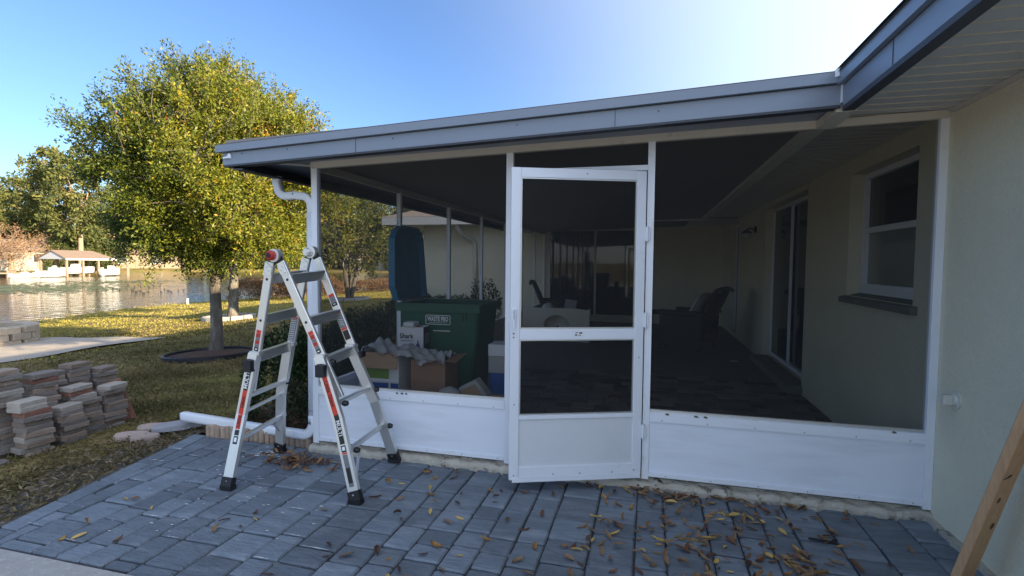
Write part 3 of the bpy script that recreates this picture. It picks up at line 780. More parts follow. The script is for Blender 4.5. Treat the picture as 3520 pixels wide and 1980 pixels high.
cu = MB(); cv = []
for i in range(41):
    x = 0.2 + i * 0.0275; cv += [(x, WY + 0.14 + 0.03 * math.sin(i * 1.9), 0.28), (x, WY + 0.14 + 0.03 * math.sin(i * 1.9 + 0.3), 2.3)]
cu.add(cv, [(2 * i, 2 * i + 2, 2 * i + 3, 2 * i + 1) for i in range(40)]); cu.build('curtain', 'curtain', ws_, smooth=True)
# little fittings on the wall
wl = MB(); wl.lathe([(0.055, -0.01), (0.055, 0.012)], (0, 0, 0), 14)
lamp = thing('wall_lamp', 'small dark wall lamp with a glass bowl above the porch floor', 'lamp', (L, 5.55, 2.02))
MB().tube([(-0.005, 0, 0.06), (-0.03, 0, 0.06)], 0.055, 14).build('back_plate', 'lamp_metal', lamp)
MB().tube([(-0.03, 0, 0.06), (-0.10, 0, 0.085), (-0.15, 0, 0.06)], 0.012, 8).lathe([(0.02, 0.06), (0.075, 0.02), (0.082, 0.0)], (-0.15, 0, 0), 16).build('hood', 'lamp_metal', lamp)
MB().lathe([(0.074, -0.001), (0.068, -0.04), (0.045, -0.075), (0.01, -0.088)], (-0.15, 0, 0), 16).build('shade', 'lamp_glass', lamp, smooth=True)
MB().cham(L - 0.009, L - 0.001, 6.0, 6.075, 0.92, 1.04, 0.002).build('outlet_cover', 'fitting_white', label='small white outlet cover on the porch side wall', cat='outlet')
hb = thing('wall_fitting', 'small round cream fitting with a square cap on the outside wall', 'wall fitting', (L, -0.235, 0.78))
MB().tube([(-0.001, 0, 0), (-0.012, 0, 0)], 0.05, 18).build('flange', 'fitting_white', hb)
MB().tube([(-0.012, 0, 0), (-0.03, 0, 0)], [0.034, 0.03], 16).build('collar', 'fitting_white', hb)
MB().cham(-0.075, -0.03, -0.024, 0.024, -0.026, 0.026, 0.004).build('cap', 'fitting_white', hb)

# ------------------------------------------------------------------ porch roof
def ztop(x):      # header top line, rising toward the house
    return 2.28 + (2.4162 - 2.28) * x / L
def rz(x):        # porch roof underside
    return ztop(x) + 0.012
proof = thing('porch_roof', 'low pitched porch roof with blue grey fascia over the screened porch', 'porch roof')
PX0, PY0 = -0.52, -0.41
def slope_box(mb, x0, x1, y0, y1, d0, d1):
    mb.add([(x0, y0, rz(x0) + d0), (x1, y0, rz(x1) + d0), (x1, y1, rz(x1) + d0), (x0, y1, rz(x0) + d0), (x0, y0, rz(x0) + d1), (x1, y0, rz(x1) + d1), (x1, y1, rz(x1) + d1), (x0, y1, rz(x0) + d1)],
           [(0, 3, 2, 1), (4, 5, 6, 7), (0, 1, 5, 4), (1, 2, 6, 5), (2, 3, 7, 6), (3, 0, 4, 7)]); return mb
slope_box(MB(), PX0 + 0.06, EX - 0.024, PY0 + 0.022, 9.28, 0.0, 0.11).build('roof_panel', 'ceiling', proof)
# front fascia: its bottom runs 2.195 -> 2.37, top 2.30 -> 2.485, lip above 2.30-2.36
def fz(x, a, b):
    return a + (b - a) * (x - PX0) / (EX - PX0)
def fboard(x0, x1, y0, y1, za0, zb0, za1, zb1):
    return MB().add([(x0, y0, fz(x0, za0, zb0)), (x1, y0, fz(x1, za0, zb0)), (x1, y1, fz(x1, za0, zb0)), (x0, y1, fz(x0, za0, zb0)),
                     (x0, y0, fz(x0, za1, zb1)), (x1, y0, fz(x1, za1, zb1)), (x1, y1, fz(x1, za1, zb1)), (x0, y1, fz(x0, za1, zb1))],
                    [(0, 3, 2, 1), (4, 5, 6, 7), (0, 1, 5, 4), (1, 2, 6, 5), (2, 3, 7, 6), (3, 0, 4, 7)])
fboard(-0.47, EX - 0.027, PY0, PY0 + 0.02, 2.203, 2.378, 2.288, 2.484).build('fascia', 'fascia_blue', proof)
fboard(-0.51, EX - 0.027, PY0 - 0.03, PY0 + 0.021, 2.293, 2.489, 2.342, 2.545).build('drip_edge', 'fascia_blue', proof)
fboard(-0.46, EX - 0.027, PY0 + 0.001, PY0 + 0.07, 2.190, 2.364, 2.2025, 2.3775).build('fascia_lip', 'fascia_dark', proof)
MB().add([(-0.5, PY0 - 0.02, 2.343), (EX + 0.02, PY0 - 0.02, 2.546), (EX + 0.02, 8.6, 2.546), (-0.5, 8.6, 2.343), (-0.5, PY0 - 0.02, 2.352), (EX + 0.02, PY0 - 0.02, 2.555), (EX + 0.02, 8.6, 2.555), (-0.5, 8.6, 2.352)],
         [(0, 3, 2, 1), (4, 5, 6, 7), (0, 1, 5, 4), (1, 2, 6, 5), (2, 3, 7, 6), (3, 0, 4, 7)]).build('roofing', 'shingle', proof)
for xk, d in ((-0.30, 0.075), (0.08, 0.072), (0.9, 0.07), (1.75, 0.075), (2.6, 0.07)):
    zz = fz(xk, 2.199, 2.374) + d
    MB().tube([(xk, PY0 - 0.0005, zz), (xk, PY0 - 0.003, zz)], 0.0045, 8).build('screw', 'fascia_dark', proof)
for xk in (0.62, 2.35):
    MB().box(xk, xk + 0.003, PY0 - 0.0025, PY0 - 0.0005, fz(xk, 2.203, 2.378) + 0.001, fz(xk, 2.288, 2.484) - 0.001).build('fascia_seam', 'fascia_dark', proof)
# soffit between fascia and screen, left gutter along the eave
slope_box(MB(), -0.455, EX - 0.03, PY0 + 0.071, 0.01, -0.012, -0.002).build('overhang_soffit', 'fascia_blue', proof)
slope_box(MB(), -0.455, -0.03, 0.012, 9.28, -0.014, -0.004).build('overhang_soffit', 'fascia_blue', proof)
g = MB()
g.prism([(-0.385, PY0 + 0.022, 2.170), (-0.455, PY0 + 0.022, 2.205), (-0.466, PY0 + 0.022, 2.28), (-0.458, PY0 + 0.022, 2.28), (-0.447, PY0 + 0.022, 2.212), (-0.385, PY0 + 0.022, 2.182), (-0.32, PY0 + 0.022, 2.182), (-0.32, PY0 + 0.022, 2.170)], (0, 8.88, 0))
g.build('gutter', 'fascia_dark', proof)
MB().bar((-0.26, PY0 + 0.03, 2.232), (-0.01, -0.02, 2.252), 0.016, 0.010, (0, 1, 0)).build('brace', 'cream_trim', proof)
bk = thing('hook', 'small white plastic hook on the left end of the porch fascia', 'hook', (-0.425, PY0 - 0.001, 2.272))
MB().prism([(0.018, 0, 0.014), (0.032, 0, 0.012), (0.036, 0, -0.022), (0.004, 0, -0.02), (-0.034, 0, -0.022), (-0.034, 0, -0.013), (0.0, 0, -0.008)], (0, -0.012, 0)).build('clip', 'white_paint', bk)
# light trim where the flat porch ceiling meets the old soffits
MB().box(EX - 0.05, EX + 0.05, 0.03, 7.25, SZ - 0.055, SZ - 0.013).build('ceiling_trim', 'trim_light', proof)
MB().box(2.2, EX - 0.051, 7.18, 7.25, SZ - 0.055, SZ - 0.013).build('ceiling_trim', 'trim_light', proof)
MB().box(EX - 0.04, EX + 0.06, -0.385, 0.0, SZ - 0.075, SZ - 0.032).build('beam_end', 'cream_trim', proof)
MB().box(0.0, L, 7.26, WY, SZ - 0.02, SZ - 0.008).build('end_soffit', 'soffit', proof)

# ------------------------------------------------------------------ screen walls
ZB, ZS = 0.08, 0.519
XJ, XH = 1.5837, 2.5906
sw = thing('screen_wall', 'white framed front screen wall with low white kick panels', 'screen wall')
def post(x0, x1, y0, y1, z0, parent, m='white_paint'):
    b = MB()
    b.add([(x0, y0, z0), (x1, y0, z0), (x1, y1, z0), (x0, y1, z0), (x0, y0, ztop(x0) - 0.002), (x1, y0, ztop(x1) - 0.002), (x1, y1, ztop(x1) - 0.002), (x0, y1, ztop(x0) - 0.002)],
          [(0, 3, 2, 1), (4, 5, 6, 7), (0, 1, 5, 4), (1, 2, 6, 5), (2, 3, 7, 6), (3, 0, 4, 7)])
    return b.build('post', m, parent)
post(-0.005, 0.045, -0.025, 0.025, 0.06, sw)
post(XJ - 0.005, XJ + 0.045, -0.025, 0.025, 0.06, sw)
post(XH - 0.045, XH, -0.025, 0.025, 0.06, sw)
post(L - 0.045, L - 0.001, -0.025, 0.025, 0.06, sw)
MB().tube([(0.012, -0.0255, 2.235), (0.012, -0.028, 2.235)], 0.004, 8).tube([(0.03, -0.0255, 2.235), (0.03, -0.028, 2.235)], 0.004, 8).build('screw', 'fascia_dark', sw)
def header(x0, x1):
    return MB().add([(x0, -0.028, ztop(x0) - 0.048), (x1, -0.028, ztop(x1) - 0.048), (x1, 0.028, ztop(x1) - 0.048), (x0, 0.028, ztop(x0) - 0.048),
                     (x0, -0.028, ztop(x0)), (x1, -0.028, ztop(x1)), (x1, 0.028, ztop(x1)), (x0, 0.028, ztop(x0))],
                    [(0, 3, 2, 1), (4, 5, 6, 7), (0, 1, 5, 4), (1, 2, 6, 5), (2, 3, 7, 6), (3, 0, 4, 7)]).build('header', 'cream_trim', sw)
header(-0.008, L - 0.002)
MB().box(XJ + 0.046, XH - 0.046, -0.022, 0.022, 2.13, 2.165).build('door_head', 'white_paint', sw)
def bay(x0, x1):
    MB().box(x0, x1, -0.027, 0.02, ZS - 0.035, ZS).build('chair_rail', 'white_paint', sw)
    MB().box(x0, x1, -0.029, 0.02, ZS - 0.062, ZS - 0.0355).build('chair_rail_lip', 'white_paint', sw)
    MB().box(x0, x1, -0.018, -0.012, ZB + 0.028, ZS - 0.0625).build('kick_panel', 'kick_white', sw)
    MB().box(x0, x1, -0.027, 0.02, ZB, ZB + 0.0275).build('bottom_rail', 'white_paint', sw)
    n = max(2, int((x1 - x0) / 0.23)); b = MB()
    for i in range(n):
        x = x0 + 0.08 + (x1 - x0 - 0.16) * i / (n - 1)
        b.tube([(x, -0.0295, ZS - 0.05), (x, -0.0315, ZS - 0.05)], 0.0038, 7).tube([(x + 0.03, -0.0275, ZB + 0.012), (x + 0.03, -0.029, ZB + 0.012)], 0.0036, 7)
    b.build('rail_screws', 'label_grey', sw)
    MB().add([(x0, 0.0, ZS + 0.001), (x1, 0.0, ZS + 0.001), (x1, 0.0, ztop(x1) - 0.0485), (x0, 0.0, ztop(x0) - 0.0485)], [(0, 1, 2, 3)]).build('insect_screen', 'screen_mesh', sw)
    MB().box(x0, x1, -0.010, 0.010, ZS + 0.0005, ZS + 0.018).build('spline_strip', 'aluminium_rung', sw)
bay(0.046, XJ - 0.006); bay(XH + 0.001, L - 0.046)
MB().add([(XJ + 0.046, 0, 2.166), (XH - 0.046, 0, 2.166), (XH - 0.046, 0, ztop(XH) - 0.0485), (XJ + 0.046, 0, ztop(XJ) - 0.0485)], [(0, 1, 2, 3)]).build('insect_screen', 'screen_mesh', sw)
for (x, l_) in ((0.52, 0.03), (0.72, 0.024), (0.76, 0.03), (0.80, 0.02), (2.69, 0.03), (2.87, 0.035), (2.93, 0.03), (4.0, 0.03)):   # dark flecks of leaf and dirt on the rail
    MB().add([(x, -0.03, ZS - 0.008), (x + l_ * 0.5, -0.0302, ZS - 0.013), (x + l_, -0.0298, ZS - 0.009), (x + l_ * 0.6, -0.0285, ZS + 0.0015), (x + l_ * 0.2, -0.0285, ZS + 0.001)], [(0, 1, 2, 3, 4)]).build('leaf_dirt_fleck', 'bark', sw)

sl_ = thing('screen_wall', 'long left side screen wall of slim posts running back along the porch', 'screen wall')
py_list = [1.42, 2.82, 4.2, 5.58, 6.9, 8.1, 9.25]
prev = 0.026
for yv in py_list:
    MB().box(0.0, 0.045, yv - 0.022, yv + 0.022, 0.06, 2.245).build('post', 'white_paint', sl_)
    MB().box(0.0, 0.04, prev, yv - 0.0225, ZS - 0.05, ZS).build('chair_rail', 'white_paint', sl_)
    MB().box(0.012, 0.018, prev, yv - 0.0225, ZB, ZS - 0.051).build('kick_panel', 'kick_white', sl_)
    MB().add([(0.022, prev, ZS + 0.001), (0.022, yv - 0.0225, ZS + 0.001), (0.022, yv - 0.0225, 2.218), (0.022, prev, 2.218)], [(0, 1, 2, 3)]).build('insect_screen', 'screen_side', sl_)
    prev = yv + 0.0225
MB().box(0.001, 0.046, 0.029, 9.28, 2.2455, 2.275).build('header', 'cream_trim', sl_)
MB().box(0.004, 0.04, 0.029, 9.22, 2.2185, 2.245).build('header_trim', 'cream_trim', sl_)

# ------------------------------------------------------------------ screen door standing ajar
DW, DH = 0.893, 2.03
DA = math.atan2(-0.325, -(2.534 - 1.702))          # direction hinge -> free edge
door = thing('screen_door', 'white aluminium screen door standing slightly open with midrail and kick panel', 'door', (2.534, -0.03, 0.0905), DA + math.pi)
# local: x from -DW (free edge) to 0 (hinge), y thickness
T0, T1 = -0.018, 0.014
SW_ = 0.062
MB().cham(-DW, -DW + SW_, T0, T1, 0, DH, 0.003).build('stile', 'white_paint', door)
MB().cham(-SW_, 0, T0, T1, 0, DH, 0.003).build('stile', 'white_paint', door)
xa, xb = -DW + SW_ + 0.0005, -SW_ - 0.0005
MB().box(xa, xb, T0 + 0.0015, T1, DH - 0.06, DH - 0.001).build('top_rail', 'white_paint', door)
MB().box(xa, xb, T0 + 0.0015, T1, 0.924, 0.993).build('mid_rail', 'white_paint', door)
MB().box(xa, xb, T0 + 0.0015, T1, 0.012, 0.082).build('bottom_rail', 'white_paint', door)
MB().box(xa, xb, T0 + 0.0015, T1, 0.400, 0.425).build('kick_rail', 'white_paint', door)
MB().box(xa, xb, -0.008, -0.002, 0.0825, 0.3995).build('kick_panel', 'door_panel', door)
MB().box(-DW + 0.02, -0.005, T0 - 0.004, T0 + 0.004, -0.016, 0.0105).build('door_sweep', 'white_paint', door)
for (a, b) in ((0.4255, 0.9235), (0.9935, DH - 0.0605)):
    MB().add([(xa, 0, a), (xb, 0, a), (xb, 0, b), (xa, 0, b)], [(0, 1, 2, 3)]).build('insect_screen', 'screen_mesh', door)
    MB().box(xa, xb, -0.010, 0.004, a, a + 0.009).box(xa, xb, -0.010, 0.004, b - 0.009, b).box(xa, xa + 0.008, -0.010, 0.004, a + 0.0095, b - 0.0095).box(xb - 0.008, xb, -0.010, 0.004, a + 0.0095, b - 0.0095).build('spline_strip', 'aluminium_rung', door)
hd = MB().cham(-DW + 0.014, -DW + 0.030, T0 - 0.022, T0 - 0.014, 1.0, 1.125, 0.003).cham(-DW + 0.008, -DW + 0.036, T0 - 0.022, T0, 1.06, 1.125, 0.004)
hd.build('handle', 'white_paint', door)
MB().tube([(-DW + 0.022, T0 - 0.001, 0.965), (-DW + 0.022, T0 - 0.004, 0.965)], 0.006, 10).tube([(-DW + 0.022, T0 - 0.001, 0.94), (-DW + 0.022, T0 - 0.004, 0.94)], 0.005, 10).build('handle_screws', 'label_grey', door)
MB().box(-DW / 2 - 0.02, -DW / 2 + 0.03, T0 - 0.0005, T0 + 0.001, 0.948, 0.972).build('maker_sticker', 'label_white', door)
MB().box(-DW / 2 - 0.02, -DW / 2 - 0.004, T0 - 0.0012, T0 - 0.0006, 0.949, 0.957).box(-DW / 2 + 0.008, -DW / 2 + 0.029, T0 - 0.0012, T0 - 0.0006, 0.962, 0.971).box(-DW / 2 - 0.017, -DW / 2 + 0.0, T0 - 0.0012, T0 - 0.0006, 0.966, 0.971).box(-DW / 2 + 0.003, -DW / 2 + 0.02, T0 - 0.0012, T0 - 0.0006, 0.950, 0.954).build('sticker_print', 'label_black', door)
for zz in (0.30, 1.05, 1.62):
    h = MB().tube([(0.008, T0 - 0.006, zz - 0.05), (0.008, T0 - 0.006, zz + 0.05)], 0.007, 10).box(-0.02, 0.03, T0 - 0.003, T0 - 0.0006, zz - 0.045, zz + 0.045)
    h.build('hinge', 'white_paint', door)
sc = MB()
for (x, z_) in ((-DW + 0.03, 0.03), (-0.6, 0.03), (-0.42, 0.03), (-0.2, 0.03), (-0.05, 0.04), (-DW + 0.03, 0.5), (-0.4, DH - 0.03), (-0.03, 0.8)):
    sc.tube([(x, T0 - 0.0004, z_), (x, T0 - 0.002, z_)], 0.0045, 8)
sc.build('screws', 'label_grey', door)

# ------------------------------------------------------------------ downspout at the corner
ds = thing('downspout', 'white ribbed downspout with S bend at the porch corner, lying along the lawn', 'downspout', (0, 0, 0))
rsec = []
for k in range(24):
    a = 2 * math.pi * k / 24
    rr_ = 1.0 + 0.05 * (1 if k % 2 else -1)
    ca, sa = math.cos(a), math.sin(a); q = max(abs(ca), abs(sa))
    rsec.append((rr_ * ca / q ** 0.75 * 1.0, rr_ * sa / q ** 0.75 * 0.78))
def arc(c, r, a0, a1, n, plane):
    return [tuple(V(*c) + r * (math.cos(a) * V(*plane[0]) + math.sin(a) * V(*plane[1]))) for a in np.linspace(a0, a1, n)]
XZ = ((1, 0, 0), (0, 0, 1))
DY = 0.035
p_up = [(-0.365, DY, 2.19), (-0.362, DY, 2.13)] + arc((-0.27, DY, 2.115), 0.085, math.pi, 1.56 * math.pi, 7, XZ) + [(-0.19, DY, 2.035)] + arc((-0.125, DY, 1.945), 0.082, 0.52 * math.pi, 0, 7, XZ) + [(-0.042, DY, 1.88)]
MB().tube(p_up, 0.031, sect=rsec, up=(1, 0, 0)).build('upper_elbow', 'white_paint', ds, smooth=True)
MB().tube([(-0.042, DY, 1.90), (-0.042, DY, 0.23)], 0.033, sect=rsec, up=(1, 0, 0)).build('pipe', 'white_paint', ds, smooth=True)
low = [(-0.042, DY, 0.26), (-0.042, DY, 0.19)] + arc((-0.14, DY, 0.19), 0.098, 0, -0.5 * math.pi, 9, XZ) + [(-0.22, DY, 0.094)]
MB().tube(low, 0.035, sect=rsec, up=(1, 0, 0)).build('lower_elbow', 'white_paint', ds, smooth=True)
for a in np.linspace(-0.08, -0.46, 9) * math.pi:
    c_ = V(-0.14, DY, 0.19) + 0.063 * V(math.cos(a), 0, math.sin(a)); e_ = V(-0.14, DY, 0.19) + 0.062 * V(math.cos(a), 0, math.sin(a))
    MB().bar(tuple(c_ + V(0, -0.029, 0)), tuple(c_ + V(0, 0.03, 0) + 0.0 * e_), 0.006, 0.008, (math.cos(a), 0, math.sin(a))).build('crimp', 'white_paint', ds)
MB().tube([(-0.20, DY, 0.094), (-0.84, DY + 0.035, 0.105)], 0.034, sect=rsec, up=(0, 0, 1)).build('ground_pipe', 'white_paint', ds, smooth=True)
MB().tube([(-0.80, DY + 0.033, 0.105), (-1.38, DY + 0.045, 0.125), (-1.405, DY + 0.045, 0.128), (-1.42, DY + 0.045, 0.128)], [0.037, 0.037, 0.035, 0.028], sect=rsec, up=(0, 0, 1)).build('ground_pipe', 'white_paint', ds, smooth=True)
MB().box(-0.078, -0.005, DY - 0.03, DY - 0.027, 0.30, 0.304).build('strap', 'label_grey', ds)
for (x, z_) in ((-0.20, 2.045), (-0.205, 1.99)):
    MB().tube([(x, DY - 0.025, z_), (x, DY - 0.028, z_)], 0.006, 8).build('rivet', 'fascia_dark', ds)
MB().cham(-0.83, -0.45, 0.03, 0.11, -0.03, 0.062, 0.02).build('support_stone', 'brick_red', label='dark red stone under the lying downspout', cat='stone')
d2s = thing('downspout', 'second downspout with S bend on the far wing wall, seen through the screens', 'downspout')
p2 = [(-2.05, 8.62, 2.50), (-2.05, 8.68, 2.36), (-2.0, 8.8, 2.21), (-1.92, 9.0, 2.13), (-1.83, 9.17, 2.09), (-1.785, 9.228, 1.98), (-1.78, 9.235, 1.7), (-1.78, 9.235, 0.0)]
MB().tube(p2, 0.05, sect=rsec, up=(1, 0, 0)).build('pipe', 'cream_trim', d2s, smooth=True)
MB().box(-1.85, -1.71, 9.17, 9.29, 1.0, 1.03).build('strap', 'cream_trim', d2s)

# ------------------------------------------------------------------ multi-position ladder
lad = thing('ladder', 'silver aluminium folding ladder opened as an A frame on the pavers', 'ladder', (0.3, -0.45, 0))
LO = V(0.3, -0.45, 0)
def lp(p): return tuple(V(*p) - LO)
RAILS = {
    'NR': [(0.185, -0.62, 1.50), (0.500, -0.62, 0.87), (0.660, -0.665, 0.50), (0.825, -0.735, 0.03)],
    'NL': [(0.105, -0.62, 1.50), (-0.020, -0.62, 0.86), (-0.085, -0.66, 0.47), (-0.092, -0.785, 0.03)],
    'FR': [(0.205, -0.25, 1.53), (0.495, -0.25, 0.88), (0.665, -0.215, 0.50), (0.735, -0.05, 0.03)],
    'FL': [(0.115, -0.25, 1.53), (-0.030, -0.25, 0.868), (-0.125, -0.22, 0.50), (-0.225, -0.112, 0.03)]}
def lerp(a, b, t): return tuple(V(*a) * (1 - t) + V(*b) * t)
def on_rail(k, z):
    pts = RAILS[k]
    for a, b in zip(pts[:-1], pts[1:]):
        if b[2] <= z <= a[2]:
            return lerp(a, b, (a[2] - z) / (a[2] - b[2]))
    return pts[0]
for k, pts in list(RAILS.items()):
    side = -1 if k[0] == 'N' else 1
    # inner rail from the hinge down past the joint, outer flared rail over it
    inner_end = on_rail(k, 0.62)
    ie = (pts[0][0] + (pts[1][0] - pts[0][0]) * (pts[0][2] - 0.62) / (pts[0][2] - pts[1][2]), pts[0][1], 0.62)
    MB().bar(lp(pts[0]), lp(ie), 0.062, 0.026, (1, 0, 0), 0.004).build('inner_rail', 'aluminium', lad)
    off = V(0, side * 0.0275 * (1 if k[0] == 'N' else -1) * 1.0, 0)
    ob = MB()
    j = V(*lerp(pts[0], pts[1], 0.97)) + off
    chain = [tuple(j), tuple(V(*pts[2]) + off), tuple(V(*lerp(pts[2], pts[3], 0.22)) + off), tuple(V(*pts[3]) + off)]
    # outer rail as one bent bar
    sec = [(-0.036, -0.014), (0.036, -0.014), (0.036, 0.014), (-0.036, 0.014)]
    ob.tube([lp(c) for c in chain], 1.0, sect=sec, up=(1, 0, 0))
    ob.build('outer_rail', 'aluminium', lad)
    RAILS[k + 'o'] = chain
    f = V(*pts[3]) + off; d = V(*pts[3]) - V(*pts[2]); d /= np.linalg.norm(d)
    fb = MB().tube([lp(f - d * 0.05), lp(f + d * 0.012)], 1.0, sect=[(-0.040, -0.020), (0.040, -0.020), (0.043, 0.0), (0.040, 0.022), (-0.040, 0.022), (-0.043, 0)], up=(1, 0, 0))
    fb.box(*(lambda q: (q[0] - 0.043, q[0] + 0.043, q[1] - 0.026, q[1] + 0.026, 0.001, 0.028))(V(*lp(f + d * 0.0))))
    fb.build('foot', 'rubber', lad)
    MB().tube([lp(f - d * 0.03 + V(0, -0.0205, 0)), lp(f - d * 0.03 + V(0, -0.023, 0))], 0.006, 8).build('rivet', 'aluminium', lad)
# hinges
for nm, c, y0 in (('N', V(0.145, -0.62, 1.545), -0.62), ('F', V(0.160, -0.25, 1.575), -0.25)):
    MB().tube([lp(c + V(0, -0.028, 0)), lp(c + V(0, 0.022, 0))], 0.044, 20).build('hinge_hub', 'aluminium', lad)
    kb = MB().tube([lp(c + V(-0.012, -0.029, 0)), lp(c + V(-0.012, -0.046, 0)), lp(c + V(-0.012, -0.058, 0))], [0.034, 0.034, 0.026], 16)
    kb.build('hinge_knob', 'hinge_red' if nm == 'N' else 'aluminium', lad)
    MB().tube([lp(c + V(-0.012, -0.0585, 0)), lp(c + V(-0.012, -0.064, 0))], 0.017, 12).build('hinge_button', 'rubber' if nm == 'N' else 'aluminium', lad)
    for s_, k in ((-1, nm + 'L'), (1, nm + 'R')):
        t_ = V(*RAILS[k][0]); d = V(*RAILS[k][1]) - t_; d /= np.linalg.norm(d)
        MB().bar(lp(c + V(s_ * 0.01, 0, 0.0)), lp(t_ + d * 0.03), 0.052, 0.012, (1, 0, 0)).build('hinge_plate', 'rubber', lad)
        tri = [t_ + d * -0.006 + V(s_ * 0.031, 0, 0), t_ + d * 0.09 + V(s_ * 0.031, 0, 0), t_ + d * 0.09 - V(s_ * 0.031, 0, 0), t_ + d * 0.04 - V(s_ * 0.031, 0, 0)]
        MB().prism([lp(p + V(0, -0.0165, 0)) for p in (tri if s_ > 0 else tri[::-1])], (0, -0.004, 0)).build('hinge_cheek', 'aluminium', lad)
        rv = MB()
        for q, w in ((0.03, s_ * 0.012), (0.055, -s_ * 0.008), (0.07, s_ * 0.014)):
            rv.tube([lp(t_ + d * q + V(w, -0.0206, 0)), lp(t_ + d * q + V(w, -0.024, 0))], [0.0075, 0.004], 8)
        rv.build('rivets', 'aluminium', lad)
# rungs: deep ribbed treads between the inner rails, slim ones between the flared legs
for sd in 'LR':
    for z_ in (1.385, 1.105, 0.845):
        a = V(*on_rail('N' + sd, z_)); b = V(*on_rail('F' + sd, z_ + 0.022))
        m_ = MB().bar(lp(a + V(0, 0.014, 0)), lp(b - V(0, 0.014, 0)), 0.034, 0.062, (1, 0, 0), 0.005)
        for e in (-0.018, 0.0, 0.018):
            m_.bar(lp(a + V(-0.0185 if sd == 'L' else 0.0185, 0.016, e)), lp(b + V(-0.0185 if sd == 'L' else 0.0185, -0.016, e)), 0.004, 0.005, (1, 0, 0))
        m_.bar(lp(a + V(0, 0.016, 0.033)), lp(b + V(0, -0.016, 0.033)), 0.044, 0.006, (1, 0, 0))
        m_.build('rung', 'aluminium_rung', lad)
        if z_ > 1:
            MB().tube([lp(a + V(0, -0.0132, 0)), lp(a + V(0, -0.0142, 0))], 0.0095, 12).build('rung_socket', 'rubber', lad)
    for z_ in (0.585, 0.30):
        a = V(*on_rail('N' + sd, z_)); b = V(*on_rail('F' + sd, z_ + 0.012))
        MB().bar(lp(a + V(0, -0.02, 0)), lp(b + V(0, 0.02, 0)), 0.030, 0.030, (1, 0, 0), 0.004).build('rung', 'aluminium_rung', lad)
    a = V(*on_rail('N' + sd, 0.48)); b = V(*on_rail('F' + sd, 0.50))
    if sd == 'L':
        MB().bar(lp(a), lp(b), 0.018, 0.022, (1, 0, 0), 0.003).build('rung', 'aluminium_rung', lad)
        b2 = V(*on_rail('FL', 0.13)); a2 = V(*on_rail('FL', 0.30)) + V(0, -0.13, 0)
        MB().bar(lp(a2), lp(b2), 0.018, 0.004, (1, 0, 0)).build('brace', 'aluminium_rung', lad)
    else:
        a2 = V(*on_rail('NR', 0.28)) + V(0, 0.12, 0); b2 = V(*on_rail('NR', 0.10))
        MB().bar(lp(a2), lp(b2), 0.018, 0.004, (1, 0, 0)).build('brace', 'aluminium_rung', lad)
# black locking clips
for k in ('NL', 'NR', 'FR', 'FL'):
    c = V(*on_rail(k, 0.80)); s_ = -1 if k[1] == 'L' else 1
    yo = -0.045 if k[0] == 'N' else 0.0
    if k[0] == 'N':
        m_ = MB().tube([lp(c + V(-0.006, yo - 0.03, 0.0)), lp(c + V(-0.006, yo, 0.0)), lp(c + V(-0.006, yo + 0.012, 0))], [0.9, 1.0, 0.92], sect=[(-0.042, -0.030), (0.042, -0.030), (0.046, 0.0), (0.040, 0.036), (-0.036, 0.040), (-0.044, 0.01)], up=(0, 0, 1))
        m_.build('lock_clip', 'rubber', lad)
    else:
        MB().cham(*(lambda q: (q[0] + s_ * 0.03 - 0.018, q[0] + s_ * 0.03 + 0.018, q[1] - 0.03, q[1] + 0.03, q[2] + 0.02, q[2] + 0.06))(V(*lp(c))), 0.006).build('lock_clip', 'rubber', lad)
for k, z_ in (('NR', 0.585), ('NR', 0.30), ('FR', 0.585), ('FR', 0.30), ('NR', 0.845), ('FL', 0.05), ('NL', 0.22)):
    c = V(*on_rail(k, z_)); s_ = -1 if k[1] == 'L' else 1
    q = V(*lp(c + V(s_ * 0.042, 0.03 if k[0] == 'N' else -0.01, 0)))
    MB().tube([tuple(q + V(-0.016 * s_, 0, 0)), tuple(q), tuple(q + V(0.02 * s_, 0, 0))], [0.016, 0.021, 0.015], 8).build('rung_end_cap', 'rubber', lad)
# collars where inner rail meets outer
for k in ('NL', 'NR', 'FL', 'FR'):
    c = V(*lerp(RAILS[k][0], RAILS[k][1], 0.97))
    MB().cham(*(lambda q: (q[0] - 0.040, q[0] + 0.040, q[1] - 0.032, q[1] + 0.018, q[2] - 0.012, q[2] + 0.014))(V(*lp(c))), 0.004).build('rail_collar', 'aluminium', lad)
for k in ('FL', 'FR'):
    c = V(*lerp(RAILS[k][0], RAILS[k][1], 1.42)); MB().bar(lp(c), lp(c + V(0, 0, -0.012)), 0.064, 0.03, (1, 0, 0)).build('rail_end_cap', 'rubber', lad)

# labels on the rails: each a thin printed strip
def strip(k, t0, t1, m, w=0.030, chain=None, yoff=-0.0136, seg=None, name='label_strip'):
    pts = chain or RAILS[k]
    a, b = V(*pts[0]), V(*pts[1])
    if seg is not None: a, b = V(*pts[seg]), V(*pts[seg + 1])
    p, q = a * (1 - t0) + b * t0, a * (1 - t1) + b * t1
    MB().bar(lp(p + V(0, yoff, 0)), lp(q + V(0, yoff, 0)), w, 0.0012, (1, 0, 0)).build(name, m, lad)
    return p + V(0, yoff - 0.001, 0), q + V(0, yoff - 0.001, 0)
for k in ('NL', 'NR'):
    strip(k, 0.72, 0.755, 'label_red', 0.036); strip(k, 0.757, 0.80, 'hinge_red', 0.034); strip(k, 0.802, 0.828, 'label_grey', 0.034)
    strip(k, 0.83, 0.87, 'hinge_red', 0.034); strip(k, 0.872, 0.90, 'label_grey', 0.034); strip(k, 0.902, 0.945, 'label_black', 0.034)
    p, q = strip(k, 0.918, 0.93, 'label_white', 0.016, yoff=-0.0147)
